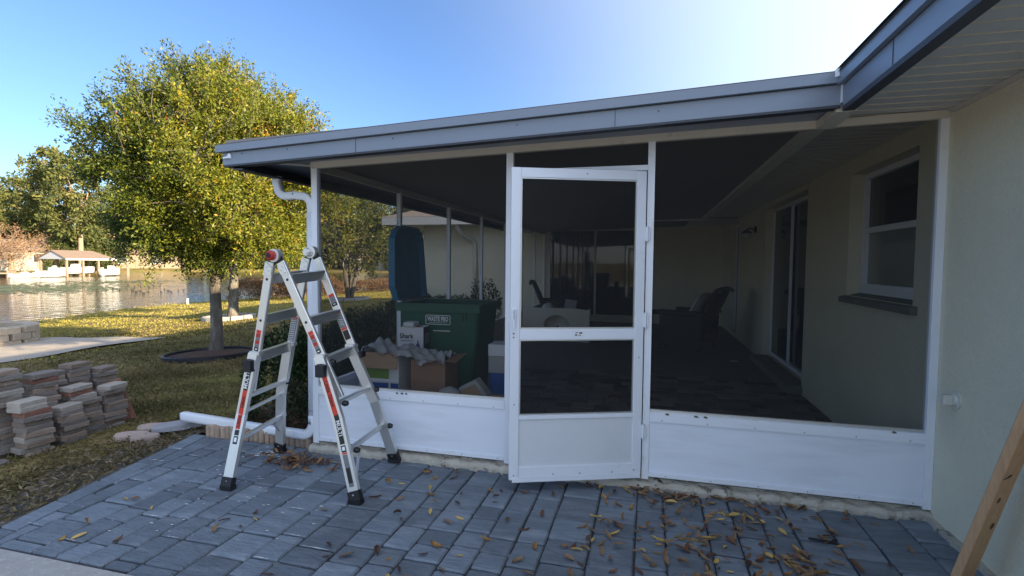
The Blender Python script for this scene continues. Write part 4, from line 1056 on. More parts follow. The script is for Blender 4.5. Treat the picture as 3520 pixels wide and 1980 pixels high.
for k in ('FR',):
    strip(k, 0.40, 0.43, 'label_red', 0.046); strip(k, 0.43, 0.49, 'label_grey', 0.046); strip(k, 0.492, 0.53, 'label_black', 0.046)
    strip(k, 0.60, 0.625, 'label_red', 0.05); strip(k, 0.627, 0.77, 'label_grey', 0.05); strip(k, 0.772, 0.795, 'label_red', 0.05); strip(k, 0.80, 0.90, 'label_black', 0.046)
    p, q = strip(k, 0.505, 0.515, 'label_white', 0.016, yoff=-0.0147)
strip('FL', 0.66, 0.68, 'label_red', 0.05); strip('FL', 0.682, 0.94, 'label_grey', 0.05)
strip('FL', 1.06, 1.11, 'label_white', 0.03); strip('FL', 1.07, 1.10, 'label_grey', 0.018, yoff=-0.0148)
bars = MB()
for k, ts in (('FL', np.arange(0.70, 0.93, 0.025)), ('FR', np.arange(0.64, 0.76, 0.02))):
    a, b = V(*RAILS[k][0]), V(*RAILS[k][1])
    for t in ts:
        p = a * (1 - t) + b * t; bars.bar(lp(p + V(-0.018, -0.0152, 0)), lp(p + V(0.018, -0.0152, 0)), 0.003, 0.0008, (0, 0, 1))
bars.build('label_print', 'label_white', lad)
# maker's stripe: words on red and black running down the flared legs
def word(k, seg, t, body, size, m, flip, xs=1.0, yoff=-0.0164):
    ch = RAILS[k + 'o']; a, b = V(*ch[seg]), V(*ch[seg + 1]); d = (b - a) / np.linalg.norm(b - a)
    p = a * (1 - t) + b * t + V(0, yoff, 0)
    xd = -d if flip else d
    yd = V(-1, 0, 0) if flip else V(1, 0, 0)
    me = text_mesh('lettering', body, size, m, 0.0004, xs, bold=0.0006)
    place_text(me, 'lettering', lad, lp(p), xd, yd)
co = RAILS['NLo']
W_ = 0.034
strip('NL', 0.24, 0.60, 'label_black', W_, chain=co, yoff=-0.0146, seg=0); strip('NL', 0.60, 0.995, 'label_red', W_, chain=co, yoff=-0.0146, seg=0)
strip('NL', 0.0, 0.95, 'label_red', W_, chain=co, yoff=-0.0146, seg=1); strip('NL', 0.0, 0.10, 'label_black', W_, chain=co, yoff=-0.0146, seg=2)
strip('NL', 0.115, 0.26, 'label_black', W_, chain=co, yoff=-0.0146, seg=2); strip('NL', 0.14, 0.22, 'label_white', 0.02, chain=co, yoff=-0.0158, seg=2)
word('NL', 0, 0.44, 'MULTI', 0.040, 'label_white', True)
word('NL', 0, 0.80, 'Giant', 0.036, 'label_black', True); word('NL', 1, 0.45, 'Little', 0.036, 'label_black', True)
co = RAILS['NRo']
strip('NR', 0.20, 0.26, 'label_black', W_, chain=co, yoff=-0.0146, seg=0); strip('NR', 0.26, 0.93, 'label_red', W_, chain=co, yoff=-0.0146, seg=0)
strip('NR', 0.93, 1.0, 'label_black', W_, chain=co, yoff=-0.0146, seg=0); strip('NR', 0.0, 1.0, 'label_black', W_, chain=co, yoff=-0.0146, seg=1)
strip('NR', 0.0, 0.12, 'label_black', W_, chain=co, yoff=-0.0146, seg=2); strip('NR', 0.14, 0.25, 'label_black', W_, chain=co, yoff=-0.0146, seg=2); strip('NR', 0.16, 0.22, 'label_white', 0.02, chain=co, yoff=-0.0158, seg=2)
strip('NR', 0.255, 0.285, 'label_red', W_, chain=co, yoff=-0.0146, seg=2); strip('NR', 0.29, 0.80, 'label_grey', W_, chain=co, yoff=-0.0146, seg=2); strip('NR', 0.50, 0.74, 'label_black', 0.028, chain=co, yoff=-0.0158, seg=2)
word('NR', 0, 0.595, 'Little Giant', 0.038, 'label_black', False); word('NR', 1, 0.5, 'MULTI', 0.040, 'label_white', False, 0.9)

# ------------------------------------------------------------------ leaning stud with nails
st = thing('lumber_stud', 'knotty brown wooden stud with bent nails leaning at the right wall', 'lumber', (4.05, -0.68, 0))
a_, b_ = V(0.02, 0.02, 0.0), V(0.165, -0.535, 1.75)
dd = (b_ - a_) / np.linalg.norm(b_ - a_)
MB().bar(tuple(a_), tuple(b_), 0.104, 0.040, (0.83, 0.5, 0.0), 0.004).build('board', 'lumber', st)
wv = V(0.83, 0.5, 0.0); wv = wv - dd * (wv @ dd); wv /= np.linalg.norm(wv); nv = np.cross(dd, wv)
if nv[1] > 0: nv = -nv
for t, w, r_ in ((0.27, -0.012, 0.013), (0.185, 0.018, 0.016)):
    p = a_ + (b_ - a_) * t + wv * w + nv * 0.0202
    MB().add([tuple(p + r_ * (math.cos(k) * wv * 0.75 + math.sin(k) * dd * 1.25) + nv * 0.0006) for k in np.linspace(0, 2 * math.pi, 12, endpoint=False)], [tuple(range(12))]).build('knot', 'knot', st)
for t in (0.345, 0.53):
    p = a_ + (b_ - a_) * t - wv * 0.012 + nv * 0.0205
    MB().tube([tuple(p + wv * 0.012), tuple(p - wv * 0.02 + nv * 0.008), tuple(p - wv * 0.055 + nv * 0.012)], [0.0026, 0.0022, 0.001], 6).build('nail', 'nail', st)

# ------------------------------------------------------------------ stacked loose bricks
bw, bl_, bt = 0.135, 0.205, 0.0415
rb = random.Random(21)
BR = {}
for i, m_ in enumerate(['brick_tan', 'brick_grey', 'brick_pale', 'brick_red']):
    BR[m_] = [MB().cham(-bw / 2, bw / 2, -bl_ / 2, bl_ / 2, 0, bt - 0.0015, 0.006, jit=0.004, rng=rb).mesh('brick', m_) for _ in range(3)]
ORD = ['bottom', 'second', 'third', 'fourth', 'fifth', 'sixth', 'seventh', 'eighth', 'ninth', 'tenth', 'eleventh', 'twelfth', 'thirteenth', 'fourteenth', 'fifteenth', 'sixteenth', 'seventeenth']
CNAME = {'brick_tan': 'tan', 'brick_grey': 'grey brown', 'brick_pale': 'pale grey', 'brick_red': 'dark red'}
STK = [(-2.21, -0.575, 11, 'low front stack topped by a pale brick', 2), (-2.41, -0.66, 17, 'tall stack at the left picture edge', 0), (-2.44, -0.36, 15, 'tall stack behind the pale topped one', 1),
       (-2.26, -0.265, 8, 'lowest stack of the front row', 1), (-2.34, -0.06, 11, 'middle stack with a whitish top brick', 0), (-2.33, 0.15, 10, 'rightmost front stack', 1),
       (-2.66, -0.15, 14, 'left stack of the back row', 0), (-2.68, 0.09, 15, 'highest stack of the back row', 0), (-2.64, 0.33, 13, 'right stack of the back row', 0)]
for si, (sx, sy, n, where, bias) in enumerate(STK):
    z_ = gz(sx, sy) - 0.01; tw = rb.uniform(-0.05, 0.05)
    for k in range(n):
        m_ = ['brick_tan', 'brick_grey', 'brick_tan', 'brick_grey'][(k + bias) % 4]
        if rb.random() < 0.12: m_ = 'brick_pale'
        if si == 0 and k == n - 3 or si == 4 and k == n - 2 or si == 2 and k == n - 2: m_ = 'brick_red'
        if k == n - 1 and si in (0, 4): m_ = 'brick_pale'
        o = link('brick', rb.choice(BR[m_]), loc=(sx + rb.uniform(-0.02, 0.02) + (-0.06 if si == 4 and k > 7 else 0), sy + rb.uniform(-0.02, 0.02) + (-0.03 if si == 4 and k > 7 else 0), z_), rotz=tw + rb.uniform(-0.12, 0.12) + (0.16 if k == n - 1 else 0) + (0.2 if si == 3 and k == n - 2 else 0))
        pos = 'topmost brick' if k == n - 1 else ORD[k] + (' brick' if k == 0 else ' brick up')
        o['label'] = '%s %s, %s' % (CNAME[m_], pos, where); o['category'] = 'brick'; o['group'] = 'loose bricks stacked on the lawn'
        z_ += bt
pl = MB().bar((-2.36, 0.33, gz(-2.4, 0.3)), (-2.46, 0.26, 0.33), 0.16, 0.03, (0.6, 0.8, 0), 0.004)
pl.build('leaning_slab', 'brick_red', label='dark slab leaning on the right end of the brick stacks', cat='slab')
fb_ = MB().cham(-0.05, 0.05, -0.04, 0.04, -0.02, 0.03, 0.015, jit=0.01)
fb_.build('stone', 'brick_grey', loc=(-2.2, -0.80, gz(-2.2, -0.8)), label='broken stone at the foot of the front brick stack', cat='stone')

# ------------------------------------------------------------------ scalloped edging and stepping stones
re_ = random.Random(9)
EPOS = ['leftmost', 'second from left', 'third from left', 'fourth from left', 'fifth from left', 'sixth from left', 'rightmost']
x = -1.10
for i in range(7):
    n = 2; w = 0.0475
    e = thing('edging_block', 'tan scalloped edging block, %s of the row in front of the mulch bed' % EPOS[i], 'edging', (x, 0.03 + 0.004 * i + re_.uniform(-0.006, 0.006), -0.02), re_.uniform(-0.05, 0.05), 'scalloped edging blocks')
    for q in range(3):
        cx_ = (q + 0.5) * w; hgt = 0.115 + re_.uniform(-0.008, 0.004)
        MB().tube([(cx_, 0, 0), (cx_, 0, hgt - 0.014), (cx_, 0, hgt - 0.004), (cx_, 0, hgt)], [0.0255, 0.0255, 0.022, 0.013], 12).box(cx_ - w / 2 + 0.001, cx_ + w / 2 - 0.001, 0.0, 0.055, 0.0, hgt - 0.012).build('scallop', 'edging_tan', e, smooth=False)
    x += 3 * w + 0.004
def slabstone(x, y, z, rx, ry, rot, m, label, th=0.045, lobes=0, tilt=0):
    b = MB(); pts = []
    for k in range(20):
        a = 2 * math.pi * k / 20; r = 1 + lobes * math.cos(3 * a) + re_.uniform(-0.03, 0.03)
        pts.append((rx * r * math.cos(a), ry * r * math.sin(a)))
    v0 = [(p[0], p[1], 0) for p in pts]; v1 = [(p[0], p[1], th * 0.8 + tilt * p[0]) for p in pts]; v2 = [(p[0] * 0.95, p[1] * 0.95, th + tilt * p[0]) for p in pts]
    b.add(v0 + v1 + v2, [tuple(range(19, -1, -1)), tuple(range(40, 60))] + [(k * 20 + i, k * 20 + (i + 1) % 20, k * 20 + 20 + (i + 1) % 20, k * 20 + 20 + i) for k in (0, 1) for i in range(20)])
    return b.build('stepping_stone', m, loc=(x, y, z), rotz=rot, label=label, cat='stone', group='stones laid by the downspout end')
slabstone(-1.50, 0.10, 0.0, 0.20, 0.085, 0.75, 'stone_blue', 'blue grey oblong stepping stone at the downspout end', 0.05, 0.04, 0.05)
slabstone(-1.75, 0.08, -0.03, 0.13, 0.075, 0.7, 'stone_pink', 'pink stepping stone behind the blue grey one', 0.045, 0.12)
slabstone(-1.74, -0.14, -0.035, 0.13, 0.07, 0.6, 'stone_pink', 'pink stepping stone left of the blue grey one', 0.045, 0.1)
slabstone(-1.56, -0.16, -0.03, 0.11, 0.06, 0.55, 'stone_pink', 'pink stepping stone nearest the paved edge', 0.05, 0.06)
slabstone(-1.46, 0.20, 0.02, 0.06, 0.06, 0.2, 'stone_pink', 'small pink stone propping the downspout mouth', 0.055, 0.03)

# ------------------------------------------------------------------ waste bin with open lid
bn = thing('waste_bin', 'dark green wheeled waste bin with its blue lid thrown open', 'waste bin', (0.66, 1.26, FZ))
HB = 1.03
def tap(z):
    t = z / HB; return 0.33 + 0.07 * t, 0.27 + 0.06 * t
body = MB(); vs = []; lev = [0.03, 0.10, 0.5, 0.62, 0.9, 0.965]
for z_ in lev:
    hx, hy = tap(z_); hx -= 0.025 if z_ < 0.55 else 0; r_ = 0.05
    ring = []
    for cx_, cy_, a0 in ((hx - r_, hy - r_, 0), (-hx + r_, hy - r_, 0.5), (-hx + r_, -hy + r_, 1.0), (hx - r_, -hy + r_, 1.5)):
        for k in range(4):
            a = (a0 + k / 6) * math.pi; ring.append((cx_ + r_ * math.cos(a), cy_ + r_ * math.sin(a), z_))
    vs += ring
n = 16
body.add(vs, [tuple(range(n - 1, -1, -1))] + [(i * n + k, i * n + (k + 1) % n, (i + 1) * n + (k + 1) % n, (i + 1) * n + k) for i in range(len(lev) - 1) for k in range(n)])
body.build('body', 'bin_green', bn)
hx, hy = tap(HB)
rim = MB().box(-hx - 0.02, hx + 0.02, -hy - 0.025, -hy + 0.012, HB - 0.075, HB).box(-hx - 0.02, hx + 0.02, hy - 0.012, hy + 0.025, HB - 0.075, HB).box(-hx - 0.02, -hx + 0.012, -hy + 0.0125, hy - 0.0125, HB - 0.075, HB).box(hx - 0.012, hx + 0.02, -hy + 0.0125, hy - 0.0125, HB - 0.075, HB)
rim.build('rim', 'bin_green', bn)
MB().bar((-hx - 0.055, -hy + 0.06, HB - 0.02), (-hx - 0.055, hy - 0.06, HB - 0.02), 0.03, 0.03, (1, 0, 0), 0.008).box(-hx - 0.06, -hx - 0.02, -hy + 0.05, -hy + 0.08, HB - 0.05, HB - 0.005).box(-hx - 0.06, -hx - 0.02, hy - 0.08, hy - 0.05, HB - 0.05, HB - 0.005).build('handle', 'bin_green', bn)
for k in (0.13, 0.16):
    MB().box(hx - 0.16 + k - 0.13, hx - 0.148 + k - 0.13, -hy - 0.012, -hy + 0.03, HB - 0.16, HB - 0.08).build('rib', 'bin_green', bn)
for s_ in (-1, 1):
    MB().tube([(-0.28, s_ * 0.20, 0.12), (-0.28, s_ * 0.26, 0.12)], 0.12, 18).build('wheel', 'rubber', bn)
# lid: standing on its hinge, tipped a little left, edge rim turned toward us
lidp = [(0.0, -0.33), (0.14, -0.365), (0.60, -0.33), (0.69, -0.28), (0.735, -0.17), (0.735, 0.17), (0.69, 0.28), (0.60, 0.33), (0.14, 0.365), (0.0, 0.33)]
ld = MB(); inner = []; outer = []
tl = 0.045
def lidpt(h, w, off):
    return (-hx - 0.03 - h * tl + off + 0.035 * math.sin(min(h, 0.735) / 0.735 * math.pi) * -1, w, HB + 0.02 + h * 0.985)
vo = [lidpt(h, w, -0.03) for h, w in lidp]; vi = [lidpt(h * 0.97 + 0.008, w * 0.93, -0.03) for h, w in lidp]; vb = [lidpt(h, w, 0.035) for h, w in lidp]; vib = [lidpt(h * 0.97 + 0.008, w * 0.93, 0.035) for h, w in lidp]
n = len(lidp)
ld.add(vo + vb + vib + vi, [tuple(range(n))] + [(i, (i + 1) % n, n + (i + 1) % n, n + i) for i in range(n)] + [(n + i, n + (i + 1) % n, 2 * n + (i + 1) % n, 2 * n + i) for i in range(n)] + [(2 * n + i, 2 * n + (i + 1) % n, 3 * n + (i + 1) % n, 3 * n + i) for i in range(n)] + [tuple(3 * n + i for i in range(n - 1, -1, -1))])
ld.build('lid', 'bin_lid', bn, label='blue bin lid standing open')
fy = -tap(0.86)[1] - 0.0015
lg = MB()
for (a, b, c, d_) in ((-0.115, 0.115, 0.835, 0.841), (-0.115, 0.115, 0.919, 0.925), (-0.125, -0.119, 0.845, 0.915), (0.119, 0.125, 0.845, 0.915)):
    lg.box(a, b, fy - 0.0035, fy + 0.002, c, d_)
for (a, c) in ((-0.125, 0.839), (0.113, 0.839), (-0.125, 0.909), (0.113, 0.909)):
    lg.bar((a + (0 if a < 0 else 0.012), fy - 0.001, c + (0.006 if c < 0.88 else 0.006)), (a + (0.012 if a < 0 else 0), fy - 0.001, c + (0.0 if c < 0.88 else 0.012)), 0.005, 0.004, (0, 0, 1))
lg.build('logo_frame', 'label_white', bn)
place_text(text_mesh('lettering', 'WASTE PRO', 0.062, 'label_white', 0.0006, 0.62, bold=0.0022), 'lettering', bn, (0, fy - 0.0042, 0.886), (1, 0, 0), (0, 0, 1))
MB().box(-0.09, 0.09, fy - 0.0035, fy - 0.001, 0.852, 0.8555).build('logo_line', 'label_white', bn)
MB().box(-0.05, 0.12, -tap(0.77)[1] - 0.004, -tap(0.77)[1] + 0.002, 0.772, 0.781).build('print_line', 'label_white', bn)

# ------------------------------------------------------------------ cartons and clutter by the front screen
def carton(name, label, x0, x1, y0, y1, z0, z1, m, cat='box', rot=0.0, open_=True):
    c = thing(name, label, cat, ((x0 + x1) / 2, (y0 + y1) / 2, z0), rot)
    hx, hy, h = (x1 - x0) / 2, (y1 - y0) / 2, z1 - z0; t = 0.005
    MB().box(-hx, hx, -hy, -hy + t, 0, h).box(-hx, hx, hy - t, hy, 0, h).box(-hx, -hx + t, -hy + t, hy - t, 0, h).box(hx - t, hx, -hy + t, hy - t, 0, h).box(-hx + t, hx - t, -hy + t, hy - t, 0.002, 0.008).build('sides', m, c)
    return c, hx, hy, h
c, hx, hy, h = carton('open_carton', 'white printed carton with brown flap folded out, packed with plastic sheet', 0.19, 0.56, 0.34, 0.72, FZ, 0.745, 'box_white')
MB().add([(-hx, -hy - 0.002, h), (hx, -hy - 0.002, h), (hx + 0.005, -hy - 0.045, h - 0.125), (-hx + 0.008, -hy - 0.045, h - 0.125), (-hx, -hy - 0.007, h), (hx, -hy - 0.007, h), (hx + 0.005, -hy - 0.05, h - 0.125), (-hx + 0.008, -hy - 0.05, h - 0.125)], [(0, 3, 2, 1), (4, 5, 6, 7), (0, 1, 5, 4), (2, 3, 7, 6), (0, 4, 7, 3), (1, 2, 6, 5)]).build('flap', 'cardboard', c, label='brown inside of a folded-out flap')
MB().box(-hx + 0.07, hx - 0.09, -hy - 0.0015, -hy - 0.0005, h - 0.22, h - 0.10).build('print_green', 'box_green', c)
MB().box(-hx + 0.09, hx - 0.095, -hy - 0.0015, -hy - 0.0005, h - 0.44, h - 0.255).box(hx - 0.075, hx - 0.004, -hy - 0.0015, -hy - 0.0005, h - 0.44, h - 0.255).build('print_blue', 'box_blue', c)
MB().box(-hx + 0.0, hx, -hy - 0.0035, -hy - 0.002, h - 0.245, h - 0.222).box(hx - 0.09, hx - 0.08, -hy - 0.0035, -hy - 0.002, h - 0.42, h - 0.2455).build('packing_tape', 'label_white', c)
MB().box(-hx + 0.10, -hx + 0.16, -hy - 0.0025, -hy - 0.0016, h - 0.30, h - 0.295).box(-hx + 0.10, -hx + 0.15, -hy - 0.0025, -hy - 0.0016, h - 0.315, h - 0.31).build('small_print', 'label_white', c)
c, hx, hy, h = carton('brown_carton', 'plain brown cardboard carton below the grey plastic sheet', 0.655, 0.955, 0.36, 0.70, FZ, 0.70, 'cardboard_dark', rot=0.05)
MB().add([(hx, -hy, h), (hx, hy, h), (hx + 0.09, hy, h + 0.012), (hx + 0.09, -hy, h - 0.012), (hx, -hy, h + 0.004), (hx, hy, h + 0.004), (hx + 0.09, hy, h + 0.016), (hx + 0.09, -hy, h - 0.008)], [(0, 3, 2, 1), (4, 5, 6, 7), (0, 1, 5, 4), (1, 2, 6, 5), (2, 3, 7, 6), (3, 0, 4, 7)]).build('flap', 'cardboard_dark', c)
MB().cham(0.34, 0.72, 0.745, 0.93, FZ, 0.465, 0.004).build('hidden_carton', 'cardboard', label='brown carton under the grey printed appliance box', cat='box')
c, hx, hy, h = carton('appliance_box', 'grey appliance box with black side, printed name and a purple bottle picture', 0.352, 0.587, 0.755, 0.92, 0.466, 0.915, 'box_white', rot=0.06)
MB().box(hx + 0.0005, hx + 0.0015, -hy, hy, 0.002, h).build('side_print', 'label_black', c)
MB().box(hx + 0.002, hx + 0.003, -hy + 0.03, hy - 0.02, h - 0.16, h - 0.06).box(hx + 0.002, hx + 0.003, -hy + 0.02, hy - 0.03, h - 0.34, h - 0.28).build('side_picture', 'label_grey', c)
place_text(text_mesh('lettering', 'Shark', 0.062, 'label_black', 0.0004, 0.95, bold=0.0016), 'lettering', c, (-0.045, -hy - 0.0012, h - 0.085), (1, 0, 0), (0, 0, 1))
MB().box(-0.10, 0.02, -hy - 0.0012, -hy - 0.0006, h - 0.128, h - 0.122).build('small_print', 'label_grey', c)
MB().add([(0.065 + p[0], -hy - 0.0012, h - 0.24 + p[1]) for p in ((-0.022, -0.06), (0.022, -0.06), (0.024, 0.04), (0.018, 0.075), (0.006, 0.10), (0.003, 0.125), (-0.003, 0.125), (-0.006, 0.10), (-0.018, 0.075), (-0.024, 0.04))], [tuple(range(10))]).build('bottle_print', 'box_purple', c)
MB().box(0.043, 0.087, -hy - 0.002, -hy - 0.0014, h - 0.205, h - 0.185).build('bottle_band', 'label_white', c)
MB().add([(-0.095 + 0.022 * math.cos(k), -hy - 0.0012, h - 0.165 + 0.022 * math.sin(k)) for k in np.linspace(0, 6.28, 14, endpoint=False)], [tuple(range(14))]).build('round_mark', 'label_white', c)
MB().box(-hx + 0.02, hx - 0.07, -hy + 0.01, hy, h + 0.001, h + 0.006).build('flap', 'cardboard', c)
MB().cham(-hx + 0.045, -hx + 0.15, -hy - 0.02, hy - 0.05, h + 0.007, h + 0.045, 0.008).build('foam_tray', 'box_white', c)
# crumpled plastic sheet over the cartons
sv = []; nxs, nys = 60, 22; rs = random.Random(4)
for j in range(nys):
    for i in range(nxs):
        u_, v_ = i / (nxs - 1), j / (nys - 1)
        x_ = 0.22 + 0.74 * u_; y_ = 0.31 + 0.34 * v_
        fold = 0.016 * math.sin(u_ * 23 + 2.5 * math.sin(v_ * 6)) + 0.012 * math.sin(u_ * 41 + v_ * 17) + 0.010 * math.sin(v_ * 25 + u_ * 9)
        mound = 0.062 * math.exp(-((u_ - 0.12) / 0.10) ** 2) + 0.022 * math.exp(-((u_ - 0.50) / 0.12) ** 2)
        base_z = 0.728 + mound + fold + 0.03 * math.sin(v_ * 3.1)
        if u_ > 0.55: base_z -= 0.06 * (u_ - 0.55) + 0.035 * math.sin(min(1, (u_ - 0.55) / 0.45) * math.pi) * (1 - v_)
        sv.append((x_, y_, base_z + rs.uniform(-0.006, 0.006)))
MB().add(sv, [(j * nxs + i, j * nxs + i + 1, (j + 1) * nxs + i + 1, (j + 1) * nxs + i) for j in range(nys - 1) for i in range(nxs - 1)]).build('plastic_sheet', 'plastic_sheet', smooth=True, label='crumpled grey plastic sheet draped over the cartons', cat='plastic sheet')
# small stack of boxes by the door jamb, clear bag on the floor
MB().cham(1.235, 1.43, 0.72, 0.95, FZ, 0.36, 0.004).build('small_box', 'cardboard', label='lowest brown box of the pile beside the bin', cat='box')
MB().cham(1.24, 1.42, 0.73, 0.93, 0.361, 0.55, 0.004).build('small_box', 'box_blue', label='blue box in the pile beside the bin', cat='box')
MB().cham(1.225, 1.39, 0.72, 0.92, 0.551, 0.70, 0.004).build('small_box', 'plastic_sheet', label='grey box in the pile beside the bin', cat='box')
wb = MB().cham(1.225, 1.41, 0.71, 0.94, 0.701, 0.80, 0.004); wb.build('small_box', 'box_white', label='white box on top of the pile beside the bin', cat='box')
bg = thing('wrapped_parcel', 'parcel in shiny clear wrap standing by the front screen', 'parcel', (1.20, 0.30, FZ))
MB().prism([(-0.10, 0, 0.0), (0.12, 0, 0.0), (0.13, 0, 0.36), (0.04, 0, 0.47), (-0.07, 0, 0.40)], (0, 0.10, 0)).build('parcel', 'cardboard', bg)
MB().prism([(0.10, -0.004, 0.0), (0.145, -0.004, 0.0), (0.15, -0.004, 0.37), (0.05, -0.004, 0.49), (-0.09, -0.004, 0.415), (-0.085, -0.004, 0.39), (0.045, -0.004, 0.455), (0.115, -0.004, 0.36)], (0, 0.108, 0)).build('wrap', 'plastic_sheet', bg)
MB().lathe([(0.10, 0.0), (0.12, 0.30), (0.09, 0.38), (0.02, 0.41)], (1.02, 0.33, FZ), 14, 1, 0.7).build('plastic_bag', 'plastic_sheet', smooth=True, label='pale plastic bag on the porch floor beside the parcel', cat='bag')

# ------------------------------------------------------------------ vanity top on its edge, furniture at the back
vt = thing('vanity_top', 'cream vanity countertop with oval basin standing on its edge', 'vanity top', (0.93, 5.75, FZ), -0.02)
bo = []; N_ = 28
hw, hh = 0.62, 0.60
ell = [(0.02 + 0.235 * math.cos(2 * math.pi * k / N_), 0.285 + 0.19 * math.sin(2 * math.pi * k / N_)) for k in range(N_)]
def edgept(k):
    a = 2 * math.pi * k / N_; ca, sa = math.cos(a), math.sin(a)
    s_ = min((hw - 0.02 * (1 if ca > 0 else -1)) / max(abs(ca), 1e-6), ((hh - 0.285) if sa > 0 else 0.285) / max(abs(sa), 1e-6))
    return (0.02 + ca * s_, 0.285 + sa * s_)
ed = [edgept(k) for k in range(N_)]
m_ = MB(); lean = lambda z: 0.10 * z
m_.add([(p[0], lean(p[1]), p[1]) for p in ed] + [(p[0], lean(p[1]), p[1]) for p in ell], [(k, (k + 1) % N_, N_ + (k + 1) % N_, N_ + k) for k in range(N_)])
m_.build('deck', 'sink_cream', vt)
bs = MB(); vs = []
for s_, dp in ((1, 0), (0.95, 0.05), (0.82, 0.10), (0.6, 0.135), (0.3, 0.15), (0.08, 0.152)):
    vs += [(0.02 + (p[0] - 0.02) * s_, dp + lean(p[1]), 0.285 + (p[1] - 0.285) * s_ - 0.03 * (1 - s_)) for p in ell]
bs.add(vs, [(i * N_ + k, i * N_ + (k + 1) % N_, (i + 1) * N_ + (k + 1) % N_, (i + 1) * N_ + k) for i in range(5) for k in range(N_)] + [tuple(5 * N_ + k for k in range(N_))])
bs.build('basin', 'sink_cream', vt, smooth=True)
MB().tube([(0.02, 0.15, 0.25), (0.02, 0.16, 0.25)], 0.022, 12).build('drain', 'nail', vt)
MB().bar((hw, 0.0, 0.005), (hw, 0.06, 0.60), 0.03, 0.09, (1, 0, 0), 0.012).build('end_edge', 'sink_cream', vt)
MB().lathe([(0.14, 0.0), (0.155, 0.3), (0.15, 0.5), (0.11, 0.62), (0.03, 0.66)], (0.72, 6.25, FZ), 18).build('white_bowl', 'lamp_glass', smooth=True, label='white rounded bowl behind the vanity countertop', cat='bowl')
MB().bar((1.02, 6.15, FZ), (1.12, 6.5, 0.80), 0.22, 0.015, (1, 0, 0)).build('tile', 'plastic_sheet', label='grey flat panel leaning behind the vanity countertop', cat='panel')
MB().bar((2.33, 6.2, 0.12), (2.45, 7.6, 0.30), 0.14, 0.02, (1, 0, 0)).build('white_board', 'cream_trim', label='pale board lying on the porch floor near the far door', cat='board')

def wicker_chair(loc, rot, label, pillow):
    ch = thing('wicker_chair', label, 'chair', loc, rot, 'dark wicker chairs on the porch')
    # local: facing +x, width along y
    MB().cham(-0.33, 0.36, -0.33, 0.33, 0.30, 0.40, 0.02).build('seat', 'wicker', ch)
    MB().cham(-0.25, 0.35, -0.28, 0.28, 0.402, 0.50, 0.03).build('seat_cushion', 'cushion' if pillow else 'wicker', ch)
    n = 9; vs = []
    for j in range(7):
        t = j / 6
        for i in range(n):
            s_ = -1 + 2 * i / (n - 1); w = 0.33 + 0.04 * t - 0.10 * max(0, t - 0.7)
            vs.append((-0.28 - 0.28 * t + 0.05 * (abs(s_) ** 2), s_ * w, 0.38 + 0.68 * t - 0.06 * abs(s_) ** 3 * t))
    fs = [(j * n + i, j * n + i + 1, (j + 1) * n + i + 1, (j + 1) * n + i) for j in range(6) for i in range(n - 1)]
    k = len(vs)
    vs2 = [(x - 0.05, y, z) for x, y, z in vs]
    fs2 = [tuple(k + q for q in f[::-1]) for f in fs]
    rim_ = [0 + i for i in range(n)] + [j * n + n - 1 for j in range(1, 7)] + [6 * n + i for i in range(n - 2, -1, -1)] + [j * n for j in range(5, 0, -1)]
    fs3 = [(rim_[(i + 1) % len(rim_)], rim_[i], k + rim_[i], k + rim_[(i + 1) % len(rim_)]) for i in range(len(rim_))]
    MB().add(vs + vs2, fs + fs2 + fs3).build('backrest', 'wicker', ch)
    MB().tube([(-0.60, s * 0.32, 1.04 - 0.05 * abs(s) ** 3) for s in np.linspace(-1, 1, 7)], 0.03, 8).build('top_roll', 'wicker', ch)
    for s in (-1, 1):
        MB().cham(-0.36, 0.36, s * 0.37 - 0.045, s * 0.37 + 0.045, 0.08, 0.60, 0.02).cham(-0.40, 0.39, s * 0.37 - 0.06, s * 0.37 + 0.06, 0.60, 0.66, 0.02).build('armrest', 'wicker', ch)
    for sx_ in (-0.30, 0.32):
        for s in (-1, 1):
            MB().bar((sx_, s * 0.37, 0), (sx_, s * 0.37, 0.08), 0.06, 0.06).build('leg', 'wicker', ch)
    if pillow:
        pm = MB(); P = []
        for i in range(9):
            for j in range(9):
                u_, v_ = -1 + i / 4, -1 + j / 4; th = 0.085 * (1 - u_ ** 4) * (1 - v_ ** 4)
                P.append((-0.16 - 0.12 * v_ + th, 0.25 * u_ * (1 - 0.06 * v_ * v_), 0.72 + 0.235 * v_ * (1 - 0.06 * u_ * u_)))
        for i in range(9):
            for j in range(9):
                u_, v_ = -1 + i / 4, -1 + j / 4; th = 0.085 * (1 - u_ ** 4) * (1 - v_ ** 4)
                P.append((-0.16 - 0.12 * v_ - th, 0.25 * u_ * (1 - 0.06 * v_ * v_), 0.72 + 0.235 * v_ * (1 - 0.06 * u_ * u_)))
        fs = [(i * 9 + j, (i + 1) * 9 + j, (i + 1) * 9 + j + 1, i * 9 + j + 1) for i in range(8) for j in range(8)]
        pm.add(P, fs + [tuple(81 + q for q in f[::-1]) for f in fs])
        pm.build('pillow', 'cushion', None, smooth=True, label='grey pillow leaning in the right wicker chair', cat='pillow').matrix_world = Matrix.Translation(loc) @ Matrix.Rotation(rot, 4, 'Z')
    return ch
wicker_chair((0.75, 7.3, FZ), 0.15, 'dark wicker armchair on the left, facing the house wall', False)
wicker_chair((3.25, 5.75, FZ), math.pi - 0.45, 'dark wicker armchair with a grey pillow on the right of the porch', True)
tb = thing('side_table', 'dark wicker side table beside the right chair', 'table', (2.72, 6.6, FZ))
MB().lathe([(0.24, 0.50), (0.25, 0.52), (0.25, 0.54), (0.24, 0.55)], (0, 0, 0), 18).build('table_top', 'wicker', tb)
